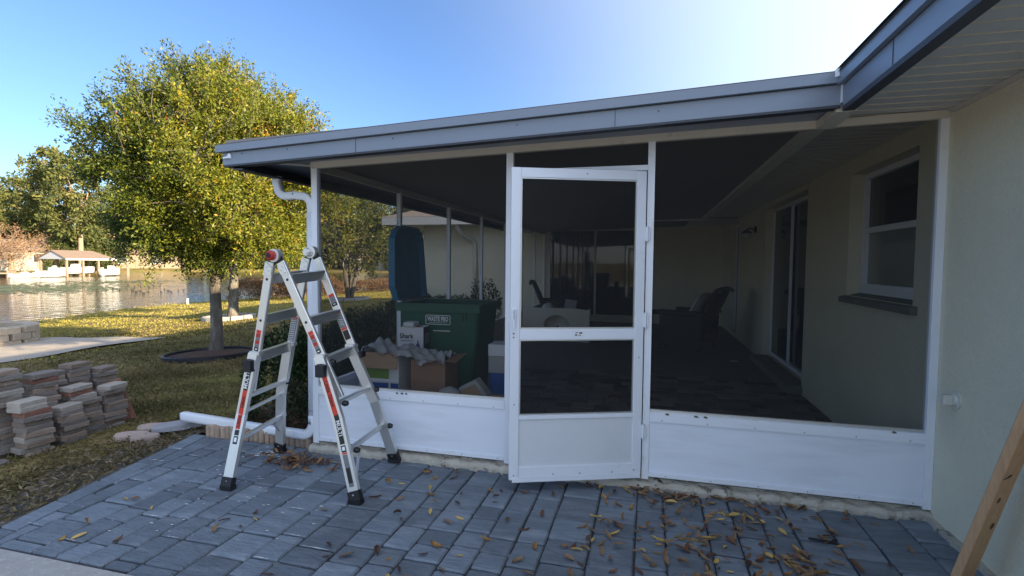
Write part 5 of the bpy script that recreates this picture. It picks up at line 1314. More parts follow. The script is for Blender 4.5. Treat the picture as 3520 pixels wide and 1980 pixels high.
for k in range(4):
    a = k * math.pi / 2 + 0.5; MB().bar((0.17 * math.cos(a), 0.17 * math.sin(a), 0), (0.17 * math.cos(a), 0.17 * math.sin(a), 0.5), 0.035, 0.035).build('leg', 'wicker', tb)
MB().lathe([(0.01, 0.0), (0.05, 0.01), (0.055, 0.015), (0.05, 0.025)], (3.80, 4.55, FZ), 14).build('dish', 'lamp_glass', label='small white dish on the porch floor by the step', cat='dish')

# ------------------------------------------------------------------ trees
def crown_tree(name, label, base, prof, off, trunk_r, fork, n_clump, tw_per, lf_per, lsize, lasp, lmat, seed, twig_len=0.45, shoots=0, group=None, cat='tree', bark='bark', limbs=7, stems=1, bias=0.0, droop=0.0, up=0.75, cluster=0.05, inner=0.42, sub=1, spread=0.2, sunny=0.0):
    """trunk, limbs and twigs with single leaves set along every twig; prof = [(height, radius)]"""
    rg = np.random.default_rng(seed)
    zs = np.array([p[0] for p in prof]); rs_ = np.array([p[1] for p in prof])
    root = thing(name, label, cat, base, 0, group)
    off = V(off[0], off[1], 0)
    wood = MB(); twigs = MB()
    limb_pts = []
    ztop_ = zs[-1]
    for s_ in range(stems):
        a0 = rg.uniform(0, 6.28)
        lean = V(math.cos(a0 + 2.1 * s_), math.sin(a0 + 2.1 * s_), 0) * (0.0 if stems == 1 else 0.32 * fork)
        b0 = V(0, 0, 0) if stems == 1 else lean * 0.25
        f = V(0, 0, fork) + lean + off * 0.15
        pts = [b0 + V(0, 0, -0.06), b0 + V(0, 0, 0.04), b0 * 0.9 + (f - b0) * 0.3 + V(rg.normal() * 0.02, rg.normal() * 0.02, 0), b0 + (f - b0) * 0.7 + V(rg.normal() * 0.03, rg.normal() * 0.03, 0), f]
        tr = trunk_r / math.sqrt(stems)
        wood.tube(pts, [tr * 1.5, tr * 1.2, tr, tr * 0.9, tr * 0.85], 12)
        for l in range(limbs):
            a = 6.283 * (l + rg.uniform(-0.3, 0.3)) / limbs
            zt = np.interp(rg.uniform(0.25, 0.95), [0, 1], [zs[0], ztop_ * 0.92])
            r_ = np.interp(zt, zs, rs_) * rg.uniform(0.55, 0.85)
            if l == 0: r_ *= 0.2; zt = ztop_ * 0.9
            e = V(math.cos(a) * r_, math.sin(a) * r_, zt) + off
            st_ = f * rg.uniform(0.75, 1.0) if l else f
            c1 = st_ + (e - st_) * 0.35 + V(0, 0, 0.14 * np.linalg.norm(e - st_))
            P = [(1 - t) ** 2 * st_ + 2 * t * (1 - t) * c1 + t * t * e for t in np.linspace(0, 1, 7)]
            P = [p + rg.normal(size=3) * 0.02 * (i > 0) * ztop_ / 5 for i, p in enumerate(P)]
            lr = tr * rg.uniform(0.38, 0.6)
            wood.tube(P, [lr * (1 - 0.85 * t) for t in np.linspace(0, 1, 7)], 6)
            limb_pts += P[2:]
    LP_ = np.array(limb_pts)
    C = []; boughs = []
    while len(boughs) < (n_clump // sub if sub > 1 else n_clump):
        z = rg.uniform(zs[0], zs[-1]); r_ = np.interp(z, zs, rs_)
        if rg.uniform() > (r_ / rs_.max()) ** 1.3 + 0.03: continue
        a = rg.uniform(0, 6.283); q = rg.uniform(inner ** 2, 1) ** 0.5
        lump = 1 + 0.13 * math.sin(3 * a + z * 2.1 + seed) + 0.10 * math.sin(5 * a - z * 3.3)
        boughs.append(V(math.cos(a) * r_ * q * lump, math.sin(a) * r_ * q * lump, z) + off)
    for bo_ in boughs:
        for _ in range(sub):
            C.append(bo_ + (rg.normal(size=3) * spread * V(1, 1, 0.6) if sub > 1 else 0))
    P_, D_, K_ = [], [], []
    cen = V(0, 0, (zs[0] + zs[-1]) * 0.42) + off
    for c in C:
        i = np.argmin(((LP_ - c) ** 2).sum(1) + 0.5 * (LP_[:, 2] > c[2] + 0.1)); s_ = LP_[i]
        m_ = (s_ + c) / 2 + V(0, 0, 0.08 * np.linalg.norm(c - s_)) + rg.normal(size=3) * 0.04
        twigs.tube([s_, m_, c], [trunk_r * 0.12, trunk_r * 0.08, trunk_r * 0.04], 4, cap=False)
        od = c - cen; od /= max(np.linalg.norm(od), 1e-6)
        hue = rg.normal() * 0.10 + bias + sunny * float(od @ np.array(SUN_DIR))  # random leaf hue, plus sunlight painted golden on the sun-facing side
        for t in range(tw_per):
            d = od * rg.uniform(0.2, 0.9) + V(0, 0, up - droop) * rg.uniform(0.1, 1.0) + rg.normal(size=3) * 0.5
            d /= np.linalg.norm(d); ln = twig_len * rg.uniform(0.5, 1.25)
            tt = rg.uniform(0.1, 1, lf_per)
            pp = c + np.outer(tt * ln, d) + rg.normal(size=(lf_per, 3)) * cluster
            dd_ = d + rg.normal(size=(lf_per, 3)) * 0.75 + np.array([0, 0, -0.15 - droop])
            P_.append(pp); D_.append(dd_); K_.append(np.clip(0.42 + hue + rg.normal(size=lf_per) * 0.17, 0, 1))
            if t < 2: twigs.tube([c, c + d * ln], [trunk_r * 0.03, trunk_r * 0.01], 3, cap=False)
    for k in range(shoots):      # thin upright leaders poking out of the crown
        for _ in range(50):
            a = rg.uniform(0, 6.283); z = np.interp(rg.uniform(0.45, 0.98), [0, 1], [zs[0], zs[-1]]); r_ = np.interp(z, zs, rs_)
            if rg.uniform() < 0.9: break
        c = V(math.cos(a) * r_ * 0.93, math.sin(a) * r_ * 0.93, z) + off
        d = V(math.cos(a) * 0.28, math.sin(a) * 0.28, 1) + rg.normal(size=3) * 0.10; d /= np.linalg.norm(d)
        ln = twig_len * rg.uniform(1.2, 2.2); n_ = int(lf_per * 1.6)
        tt = rg.uniform(0.0, 1, n_)
        P_.append(c + np.outer(tt * ln, d) + rg.normal(size=(n_, 3)) * 0.028); D_.append(d * 0.9 + rg.normal(size=(n_, 3)) * 0.7)
        K_.append(np.clip(0.45 + bias + rg.normal(size=n_) * 0.22, 0, 1))
        twigs.tube([c, c + d * ln], [trunk_r * 0.05, trunk_r * 0.012], 3, cap=False)
    wood.build('trunk', bark, root, smooth=True)
    twigs.build('branches', bark, root, kind='stuff')
    me = leaves_mesh('crown', np.vstack(P_), np.vstack(D_), lsize, lasp, lmat, np.concatenate(K_), rg)
    link('crown', me, root)
    return root

T1 = (-5.15, 4.3, gz(-5.15, 4.3))
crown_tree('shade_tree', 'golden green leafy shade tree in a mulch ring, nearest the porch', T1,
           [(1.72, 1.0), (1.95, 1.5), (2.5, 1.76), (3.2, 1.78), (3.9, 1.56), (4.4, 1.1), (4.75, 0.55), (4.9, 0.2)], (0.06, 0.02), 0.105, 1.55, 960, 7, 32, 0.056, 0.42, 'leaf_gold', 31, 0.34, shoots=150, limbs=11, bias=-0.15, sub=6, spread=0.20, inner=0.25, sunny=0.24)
T2 = (-10.75, 10.75, gz(-10.75, 10.75))
crown_tree('shade_tree', 'second leafy shade tree with a pale trunk in a stone ring behind the first', T2,
           [(1.9, 1.3), (2.8, 2.6), (4.2, 3.1), (5.4, 2.7), (6.4, 1.9), (7.2, 0.8)], (0.2, 0.1), 0.15, 2.0, 400, 6, 22, 0.105, 0.42, 'leaf_gold', 57, 0.5, shoots=110, limbs=8, bias=0.10, sub=5, spread=0.32, bark='bark')
T3 = (-12.0, 19.7, gz(-12.0, 19.7))
crown_tree('multi_stem_tree', 'small tree with several thin trunks, seen through the left screens', T3,
           [(1.5, 1.6), (2.4, 2.3), (3.6, 2.4), (4.6, 1.7), (5.4, 0.6)], (-0.2, 0), 0.20, 1.5, 200, 6, 20, 0.14, 0.45, 'leaf_olive', 77, 0.6, shoots=30, limbs=4, stems=4, bias=0.0)

def ring(name, label, c, r, n, m, block, mulch, sy=1.0, hgt=0.09):
    t = thing(name, label, 'tree ring', (c[0], c[1], gz(*c)))
    vs = [(r * 1.0 * math.cos(a), r * sy * math.sin(a), 0.02 + gz(c[0] + r * math.cos(a), c[1] + r * sy * math.sin(a)) - gz(*c)) for a in np.linspace(0, 6.283, 24, endpoint=False)]
    MB().add([(0, 0, 0.07)] + vs, [(0, i + 1, (i + 1) % 24 + 1) for i in range(24)]).build('mulch', 'mulch', t)
    if not block:
        pts = [(r * math.cos(a), r * sy * math.sin(a), gz(c[0] + r * math.cos(a), c[1] + r * sy * math.sin(a)) - gz(*c)) for a in np.linspace(0, 6.283, 37)]
        MB().tube(pts, 1.0, sect=[(-0.02, -0.022), (hgt, -0.022), (hgt + 0.012, 0.0), (hgt, 0.022), (-0.02, 0.022)], up=(0, 0, 1), cap=False).build('edging_band', 'black_edging', t)
    else:
        for k in range(n):
            a = 6.283 * k / n; w = 3.0 * r / n
            b = MB().cham(-0.07, 0.07, -w, w, -0.05, hgt, 0.015, jit=0.008)
            b.build('stone', m, t, loc=(r * math.cos(a), r * sy * math.sin(a), gz(c[0] + r * math.cos(a), c[1] + r * math.sin(a)) - gz(*c)), rotz=a)
    return t
ring('tree_ring', 'black edged mulch ring round the nearest tree', (-4.95, 3.95), 0.74, 0, '', False, True, 0.9, 0.055)
ring('tree_ring', 'low stone ring round the second tree', (-10.85, 10.7), 0.72, 12, 'concrete', True, True, 1, 0.14)
ring('tree_ring', 'low stone ring round the multi stem tree', (-11.9, 19.6), 0.9, 12, 'concrete', True, True, 1, 0.14)

# clipped bushes beside the porch
def bush(name, label, c, rx, ry, rz_, n, lsize, lmat, seed, twig=0.10):
    rg = np.random.default_rng(seed); root = thing(name, label, 'bush', (c[0], c[1], gz(*c[:2]) if len(c) < 3 else c[2]))
    u = rg.normal(size=(n, 3)); u /= np.linalg.norm(u, axis=1, keepdims=True); u[:, 2] = np.abs(u[:, 2]) * 0.98
    q = rg.uniform(0.55, 1, n) ** 0.4
    pw = np.sign(u) * np.abs(u) ** 0.6
    lum = 1 + 0.07 * np.sin(pw[:, 0] * 9 + seed) * np.cos(pw[:, 1] * 8) + 0.05 * np.sin(pw[:, 2] * 14)
    P = pw * np.array([rx, ry, rz_]) * (q * lum)[:, None]
    D = u + rg.normal(size=(n, 3)) * 0.7 + np.array([0, 0, 0.4])
    me = leaves_mesh('foliage', P, D, lsize, 0.5, lmat, np.clip(0.45 + rg.normal(size=n) * 0.22, 0, 1), rg)
    link('foliage', me, root)
    st_ = MB()
    for k in range(9):
        a = k * 0.7; st_.tube([(0, 0, -0.05), (rx * 0.3 * math.cos(a), ry * 0.3 * math.sin(a), rz_ * 0.45), (rx * 0.62 * math.cos(a), ry * 0.62 * math.sin(a), rz_ * 0.85)], [0.02, 0.013, 0.005], 5)
    st_.build('stems', 'bark', root)
    return root
bush('boxwood_bush', 'dark green boxwood bush left of the porch corner behind the ladder', (-0.72, 0.78, -0.02), 0.42, 0.50, 0.88, 14000, 0.034, 'leaf_hedge', 5)
bush('boxwood_bush', 'dark rounded hedge outside the left screen, below the tree view', (-0.80, 2.3, -0.03), 0.42, 0.85, 0.93, 15000, 0.036, 'leaf_hedge', 6)
bush('boxwood_bush', 'low dark bush at the wing wall by the second downspout', (-2.1, 8.4, -0.1), 0.7, 0.45, 0.75, 5000, 0.06, 'leaf_hedge', 8)
bush('boxwood_bush', 'low dark bush left along the wing wall', (-3.2, 8.5, -0.15), 0.6, 0.45, 0.95, 5000, 0.06, 'leaf_hedge', 9)
bush('thin_shrub', 'thin dark shrub outside the far left screen posts', (-0.9, 7.3, -0.05), 0.35, 0.35, 1.15, 900, 0.07, 'leaf_hedge', 10)
bush('shore_bush', 'reddish brown dry bush at the lake edge behind the ladder', (-19.6, 22.6), 1.7, 1.5, 1.25, 9000, 0.10, 'leaf_brown', 12)
bush('shore_bush', 'second reddish dry bush further along the lake edge', (-18.6, 26.0), 1.9, 1.8, 1.25, 9000, 0.10, 'leaf_brown', 13)
bush('shore_bush', 'low reddish dry bush at the far end of the shore', (-17.5, 33.0), 1.6, 3.5, 0.9, 9000, 0.11, 'leaf_brown', 14)

# mulch bed behind the edging
mb_ = MB(); mb_.add([(-1.12, 0.06, -0.01), (-0.005, 0.085, -0.005), (-0.02, 9.2, 0.0), (-1.3, 9.2, -0.03), (-1.35, 1.2, -0.025)], [(0, 1, 2, 3, 4)]); mb_.build('mulch_bed', 'mulch', kind='structure')
rl = np.random.default_rng(3); n = 900
lp_ = np.stack([rl.uniform(-1.25, -0.03, n), 0.08 + np.abs(rl.normal(size=n)) * 0.5, rl.uniform(0.0, 0.02, n)], 1)
link('bed_litter', leaves_mesh('bed_litter', lp_, np.stack([rl.normal(size=n), rl.normal(size=n), rl.normal(size=n) * 0.2], 1), 0.055, 0.35, 'leaf_brown', rl.uniform(0, 0.6, n), rl), label='dry brown leaf litter in the mulch bed', cat='leaf litter', kind='stuff')

# ------------------------------------------------------------------ lawn grass
def grass(n, x0, x1, y0, y1, h, w, seed, name, keep, gm='grass_blade', lo=0.35, lab='short patchy lawn grass'):
    rg = np.random.default_rng(seed)
    x = rg.uniform(x0, x1, n); y = rg.uniform(y0, y1, n)
    pat = 0.5 + 0.5 * np.sin(x * 2.3 + 1.7 * np.sin(y * 1.9)) * np.sin(y * 2.9 + 1.3 * np.sin(x * 1.1))
    ok = keep(x, y) & (rg.uniform(size=n) < lo + (1 - lo) * pat ** 1.5)
    x, y, pat = x[ok], y[ok], pat[ok]; n = len(x)
    P = np.stack([x, y, ground_z(x, y) - 0.006], 1)
    D = np.stack([rg.normal(size=n) * 0.85, rg.normal(size=n) * 0.85, np.abs(rg.normal(size=n)) * 0.7 + 0.25], 1)
    me = leaves_mesh(name, P, D, h, w / h, gm, np.clip(0.66 - 0.35 * pat + rg.normal(size=n) * 0.2, 0, 1), rg)
    link(name, me, label=lab, cat='grass', kind='stuff')
dirt_edge = lambda y: np.where(y > -1.7, X_OUT(y), -0.913) - 0.5
lawn_ok = lambda x, y: ((x < dirt_edge(y) + 0.12) | (y > 0.4)) & ~((x > -3.5) & (y < -1.65)) & ~((x > -1.35) & (y > 0.0)) & ~(((x + 4.95) / 0.76) ** 2 + ((y - 3.95) / 0.70) ** 2 < 1) & ~PATH(x, y)
def PATH(x, y):
    return (x < -8.55 + 0.02 * (y - 3)) & (x > -16) & (y < 6.2 - 0.03 * (x + 8.6)) & (y > -6)
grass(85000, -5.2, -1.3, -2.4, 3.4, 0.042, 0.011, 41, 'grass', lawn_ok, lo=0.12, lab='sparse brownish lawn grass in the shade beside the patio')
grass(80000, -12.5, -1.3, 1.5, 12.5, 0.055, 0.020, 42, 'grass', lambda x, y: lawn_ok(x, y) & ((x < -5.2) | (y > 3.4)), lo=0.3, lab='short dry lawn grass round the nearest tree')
grass(130000, -23.5, -5, 3, 36, 0.055, 0.032, 43, 'grass', lambda x, y: (x > shore_x(y) + 0.25) & (x < -8.0) & ~PATH(x, y) & ~((x > -3.4) & (y > 8)), 'grass_sun_painted', 0.45, 'dry lawn grass by the water, sunlight painted golden into it')
n = 500; rg_ = np.random.default_rng(8)
yy = rg_.uniform(4, 40, n); xx = shore_x(yy) + np.abs(rg_.normal(size=n)) * 0.35
link('shore_reeds', leaves_mesh('shore_reeds', np.stack([xx, yy, ground_z(xx, yy) - 0.02], 1), np.stack([rg_.normal(size=n) * 0.4, rg_.normal(size=n) * 0.4, np.ones(n)], 1), 0.16, 0.12, 'grass_sun_painted', np.clip(rg_.normal(size=n) * 0.2 + 0.75, 0, 1), rg_), label='dry reeds along the near lake shore', cat='reeds', kind='stuff')

n = 5200; rg_ = np.random.default_rng(18)
yy = rg_.uniform(-2.6, 0.3, n); xx = dirt_edge(yy) + 0.5 - 0.03 - np.abs(rg_.normal(size=n)) * 0.33
link('dead_grass', leaves_mesh('dead_grass', np.stack([xx, yy, np.full(n, -0.022) + rg_.uniform(0, 0.012, n)], 1), np.stack([rg_.normal(size=n), rg_.normal(size=n), np.abs(rg_.normal(size=n)) * 0.25], 1), 0.045, 0.22, 'grass_blade', np.clip(rg_.normal(size=n) * 0.25 + 0.6, 0, 1), rg_), label='matted dead grass on the dirt strip along the paving', cat='grass', kind='stuff')

# ------------------------------------------------------------------ sunlit path and stone fire pit
pv = []; pf = []
xs_ = np.linspace(-15.5, -8.5, 16); ys_ = np.linspace(-5, 6.2, 24)
for i, x in enumerate(xs_):
    for j, y in enumerate(ys_):
        yb = y if j < 23 else 6.2 - 0.03 * (x + 8.6) + 0.1 * math.sin(x * 3)
        pv.append((x + (0.12 * math.sin(y * 2.3) if i == 15 else 0), yb, gz(x, yb) + 0.035))
for i in range(15):
    for j in range(23):
        pf.append((i * 24 + j, (i + 1) * 24 + j, (i + 1) * 24 + j + 1, i * 24 + j + 1))
MB().add(pv, pf).build('path', 'gravel_path', smooth=True, kind='structure')
fp = thing('fire_pit', 'round stone fire pit on the sunlit path at the left edge', 'fire pit', (-12.8, 5.1, gz(-12.8, 5.1) + 0.02))
rf_ = random.Random(2)
for row in range(3):
    n = 13; r = 0.95
    for k in range(n):
        a = 6.283 * (k + 0.5 * (row % 2)) / n; w = 3.05 * r / n
        MB().cham(-0.15, 0.15, -w, w, 0, 0.155, 0.02, jit=0.012, rng=rf_).build('stone', 'pit_stone', fp, loc=(r * math.cos(a), r * math.sin(a), row * 0.158), rotz=a)
MB().lathe([(0.79, 0.30), (0.80, 0.31)], (0, 0, 0), 24).build('ash_bed', 'far_dark', fp)

# ------------------------------------------------------------------ lake: boathouse, boats, dock, ducks, lily pads
bh = thing('boathouse', 'open boathouse with brown hipped roof on posts over the water', 'boathouse', (-77.0, 53.5, -1.0), 0.0)
ang = 1.6; bh.rotation_euler = (0, 0, ang)
# local x along the roof, y toward the bank (+y is away from us)
hl, hw_ = 3.6, 2.6; ez, pz_ = 2.40, 3.55
MB().add([(-hl, -hw_, ez), (hl, -hw_, ez), (hl, hw_, ez), (-hl, hw_, ez), (-hl, 0, pz_), (hl - 1.6, 0, pz_), (-hl, -hw_, ez + 0.12), (hl, -hw_, ez + 0.12), (hl, hw_, ez + 0.12), (-hl, hw_, ez + 0.12), (-hl, 0, pz_ + 0.12), (hl - 1.6, 0, pz_ + 0.12)],
         [(6, 7, 11, 10), (7, 8, 11), (8, 9, 10, 11), (0, 4, 5, 1), (1, 5, 2), (2, 5, 4, 3), (0, 6, 10, 4), (4, 10, 9, 3), (0, 1, 7, 6), (1, 2, 8, 7), (2, 3, 9, 8)]).build('roof', 'far_roof', bh)
MB().prism([(-hl + 0.12, -hw_ + 0.1, ez + 0.02), (-hl + 0.12, hw_ - 0.1, ez + 0.02), (-hl + 0.12, 0, pz_ - 0.05)], (0.08, 0, 0)).build('gable', 'far_grey', bh)
MB().box(-hl, hl, -hw_ - 0.06, -hw_ - 0.005, ez - 0.10, ez + 0.13).build('fascia', 'far_white', bh)
for sx_ in (-3.3, -1.1, 1.1, 3.3):
    for sy_ in (-2.3, 2.3):
        MB().bar((sx_, sy_, -1.0), (sx_, sy_, ez), 0.24, 0.24).build('post', 'far_wood', bh)
MB().box(-3.6, 3.5, 2.7, 4.2, 0.35, 0.5).build('deck', 'far_wood', bh)
def boat(name, label, loc, rot, ln, wd, hull='far_white', top=None, inner='far_grey', sc=1.0):
    t = thing(name, label, 'boat', loc, rot)
    st_ = [(-0.5, 0.9, 0.0), (-0.2, 1.0, 0.0), (0.15, 0.95, 0.02), (0.36, 0.65, 0.08), (0.5, 0.05, 0.18)]
    vs = []
    for x, w, rise in st_:
        hh_ = 0.75 * sc
        vs += [(x * ln, -w * wd / 2, hh_ + rise), (x * ln, -w * wd / 2 * 0.8, 0.05 + rise * 0.8), (x * ln, 0, -0.15 + rise), (x * ln, w * wd / 2 * 0.8, 0.05 + rise * 0.8), (x * ln, w * wd / 2, hh_ + rise)]
    fs = [(i * 5 + k, (i + 1) * 5 + k, (i + 1) * 5 + k + 1, i * 5 + k + 1) for i in range(4) for k in range(4)] + [(0, 1, 2, 3, 4), (24, 23, 22, 21, 20)]
    MB().add(vs, fs).build('hull', hull, t)
    dk = [(x * ln, s * w * wd / 2 * 0.98, 0.6 * sc + rise) for x, w, rise in st_ for s in (-1, 1)]
    MB().add(dk, [(2 * i, 2 * i + 2, 2 * i + 3, 2 * i + 1) for i in range(4)]).build('deck', inner, t)
    MB().prism([(-0.05 * ln, -wd * 0.32, 0.6 * sc), (0.12 * ln, -wd * 0.32, 0.6 * sc), (0.05 * ln, -wd * 0.32, 1.25 * sc), (-0.02 * ln, -wd * 0.32, 1.25 * sc)], (0, wd * 0.64, 0)).build('windscreen', hull, t)
    MB().cham(-0.56 * ln, -0.48 * ln, -0.2, 0.2, 0.1, 1.0 * sc, 0.05).build('outboard_motor', hull, t)
    if top:
        MB().bar((-0.3 * ln, 0, 1.9 * sc), (0.15 * ln, 0, 1.95 * sc), wd * 0.9, 0.08, (0, 1, 0)).build('canopy', top, t)
        for sx_ in (-0.28, 0.13):
            for s in (-1, 1): MB().bar((sx_ * ln, s * wd * 0.42, 0.6 * sc), (sx_ * ln, s * wd * 0.42, 1.9 * sc), 0.05, 0.05).build('canopy_pole', hull, t)
    return t
boat('motor_boat', 'large white motor boat on the lift under the boathouse roof', (-75.8, 52.3, -0.60), ang + 0.05, 5.6, 2.2, sc=1.1)
boat('motor_boat', 'white covered boat at the right end of the boathouse', (-73.6, 55.6, -0.85), ang + 0.12, 2.8, 1.5, sc=1.1)
boat('pontoon_boat', 'low white boat moored left of the boathouse', (-74.6, 48.4, -0.95), ang - 0.1, 3.2, 1.8, sc=1.0)
boat('row_boat', 'small red and white rowing boat beside the dock', (-74.6, 45.2, -1.0), ang + 0.05, 3.0, 1.2, hull='far_white', inner='hinge_red', sc=0.6)
dk = thing('dock', 'low wooden dock along the far bank at the left edge', 'dock', (-77.5, 43.0, -1.0), ang)
MB().box(-6, 6.2, -0.4, 1.2, 0.45, 0.6).build('decking', 'far_wood', dk)
for k in range(7):
    MB().bar((-5.8 + k * 1.95, -0.3, -1), (-5.8 + k * 1.95, -0.3, 0.9), 0.18, 0.18).build('post', 'far_wood', dk)
MB().box(-6, 6.2, 1.21, 1.4, -0.5, 0.6).build('seawall', 'far_wood', dk)
for i, (x, y, h) in enumerate(((-73.0, 57.6, 1.9), (-74.5, 59.0, 1.8), (-74.8, 47.0, 2.0))):
    pt = thing('mooring_post', ['thin mooring post right of the boathouse', 'second mooring post at the far right of the boathouse', 'mooring post in front of the boathouse gable'][i], 'post', (x, y, -1.4), 0, 'mooring posts')
    MB().tube([(0, 0, 0), (0, 0, h + 0.4)], 0.11, 8).lathe([(0.13, h + 0.4), (0.02, h + 0.55)], (0, 0, 0), 8).build('pile', 'far_wood', pt)
rd = random.Random(17)
dme = MB()
dme.tube([(-0.24, 0, 0.10), (-0.14, 0, 0.09), (0.0, 0, 0.08), (0.14, 0, 0.09), (0.20, 0, 0.14), (0.23, 0, 0.26), (0.27, 0, 0.31), (0.33, 0, 0.30), (0.39, 0, 0.285)], [0.02, 0.09, 0.115, 0.09, 0.045, 0.035, 0.05, 0.03, 0.012], 8)
dmesh = dme.mesh('duck', 'duck', True)
for k in range(34):
    if k < 28: x, y = -33.5 + rd.gauss(0, 2.4), 30.5 + rd.gauss(0, 1.9) - 0.35 * rd.gauss(0, 2)
    else: x, y = -44 + rd.gauss(0, 2.0), 36 + rd.gauss(0, 0.9)
    o = link('duck', dmesh, loc=(x, y, -1.02), rotz=rd.uniform(-0.6, 0.9) + 2.6)
    o.scale = (0.5, 0.5, 0.42)
    o['label'] = 'small dark duck in the flock swimming beyond the tree trunks' if k < 28 else 'small dark duck swimming apart on the far side of the flock'
    o['category'] = 'duck'; o['group'] = 'ducks on the lake' if k < 28 else 'ducks apart from the flock'
lily = MB()
for _ in range(1500):
    s = rd.random()
    if s < 0.75: x, y = -48 + rd.gauss(0, 5), 28 + rd.gauss(0, 3.5) + 0.1 * rd.gauss(0, 10)
    else: x, y = -54 + rd.gauss(0, 3), 40 + rd.gauss(0, 3.5)
    r = rd.uniform(0.12, 0.34); a = rd.uniform(0, 6)
    lily.add([(x + r * math.cos(a + k), y + r * math.sin(a + k), -0.992 + rd.uniform(0, 0.004)) for k in (0, 0.9, 1.8, 2.7, 3.6, 4.5, 5.4)], [(0, 1, 2, 3, 4, 5, 6)])
lily.build('lily_pads', 'lily', label='floating lily pads spread over the left part of the lake', cat='lily pads', kind='stuff')
MB().cham(-0.05, 0.05, -0.05, 0.05, 0, 0.32, 0.02).build('marker_stake', 'far_white', loc=(-21.5, 19.2, gz(-21.5, 19.2)), label='small white stake at the near shoreline', cat='stake')

# ------------------------------------------------------------------ far bank houses
def far_house(label, loc, rot, ln, dp, wz, rh, wallm='far_wall', wins=()):
    t = thing('lake_house', label, 'house', loc, rot, 'houses across the lake')
    MB().box(-ln / 2, ln / 2, -dp / 2, dp / 2, -0.6, wz).build('wall', wallm, t)
    o = 0.6
    MB().add([(-ln / 2 - o, -dp / 2 - o, wz + 0.01), (ln / 2 + o, -dp / 2 - o, wz + 0.01), (ln / 2 + o, dp / 2 + o, wz + 0.01), (-ln / 2 - o, dp / 2 + o, wz + 0.01), (-ln / 2 + dp * 0.4, 0, wz + rh), (ln / 2 - dp * 0.4, 0, wz + rh)],
             [(0, 1, 5, 4), (1, 2, 5), (2, 3, 4, 5), (3, 0, 4), (0, 3, 2, 1)]).build('roof', 'far_roof', t)
    for (x, w, z0, z1) in wins:
        f = MB().box(x - w / 2 - 0.08, x + w / 2 + 0.08, -dp / 2 - 0.06, -dp / 2 - 0.005, z0 - 0.08, z1 + 0.08).build('window', 'far_white', t)
        MB().box(x - w / 2, x + w / 2, -dp / 2 - 0.09, -dp / 2 - 0.065, z0, z1).build('pane', 'far_dark', f)
    return t
far_house('long pale house with brown roof on the far bank behind the boathouse', (-98.6, 59.0, 0.0), ang, 15, 9, 2.6, 2.0, wins=((-4.6, 1.6, 1.4, 2.1), (0.6, 1.6, 0.9, 2.2), (4.8, 1.4, 1.0, 2.1)))
far_house('brown roofed house across the water seen through the left screens', (-60, 108, -0.4), 0.3, 13, 8, 2.9, 2.2, wins=((-4, 2, 0.8, 2.2), (0.5, 2, 0.8, 2.2), (5, 1.6, 0.8, 2.2)))
far_house('low brown house far behind the tree trunks', (-104, 86, -0.2), 1.0, 15, 8, 2.7, 2.2, 'far_wood', wins=((-4, 2, 0.8, 2.2), (2, 2, 0.8, 2.2)))

# ------------------------------------------------------------------ far bank trees
protos = []
def far_proto(seed, prof, n_clump, lsize, lm, tr, fork, bias, up=0.6, tw=5, lf=16, twl=1.5):
    return dict(seed=seed, prof=prof, n=n_clump, ls=lsize, lm=lm, tr=tr, fork=fork, bias=bias, up=up, tw=tw, lf=lf, twl=twl)
def plant(pr, label, x, y, s=1.0, z=None):
    z = gz(x, y) if z is None else z
    return crown_tree('lakeside_tree', label, (x, y, z), [(a * s, b * s) for a, b in pr['prof']], (0, 0), pr['tr'] * s, pr['fork'] * s, pr['n'], pr['tw'], pr['lf'], pr['ls'] * s, 0.5, pr['lm'], pr['seed'], pr['twl'] * s, group='trees on the far bank', bark='bark_pale', bias=pr['bias'], up=pr['up'], cluster=0.30 * s, inner=0.2, limbs=6)
OAK = far_proto(101, [(3, 3.2), (6, 5.4), (10, 5.6), (14, 4.0), (17, 1.2)], 120, 0.60, 'leaf_far', 0.42, 3.5, 0.05)
PINE = far_proto(103, [(7, 1.6), (10, 4.2), (15, 4.6), (19, 3.2), (22, 1.0)], 95, 0.62, 'leaf_far', 0.40, 8.0, 0.18)
LOW = far_proto(107, [(0.6, 2.8), (3, 4.2), (6, 4.0), (8.5, 2.2), (10, 0.6)], 90, 0.55, 'leaf_far', 0.30, 1.2, 0.0)
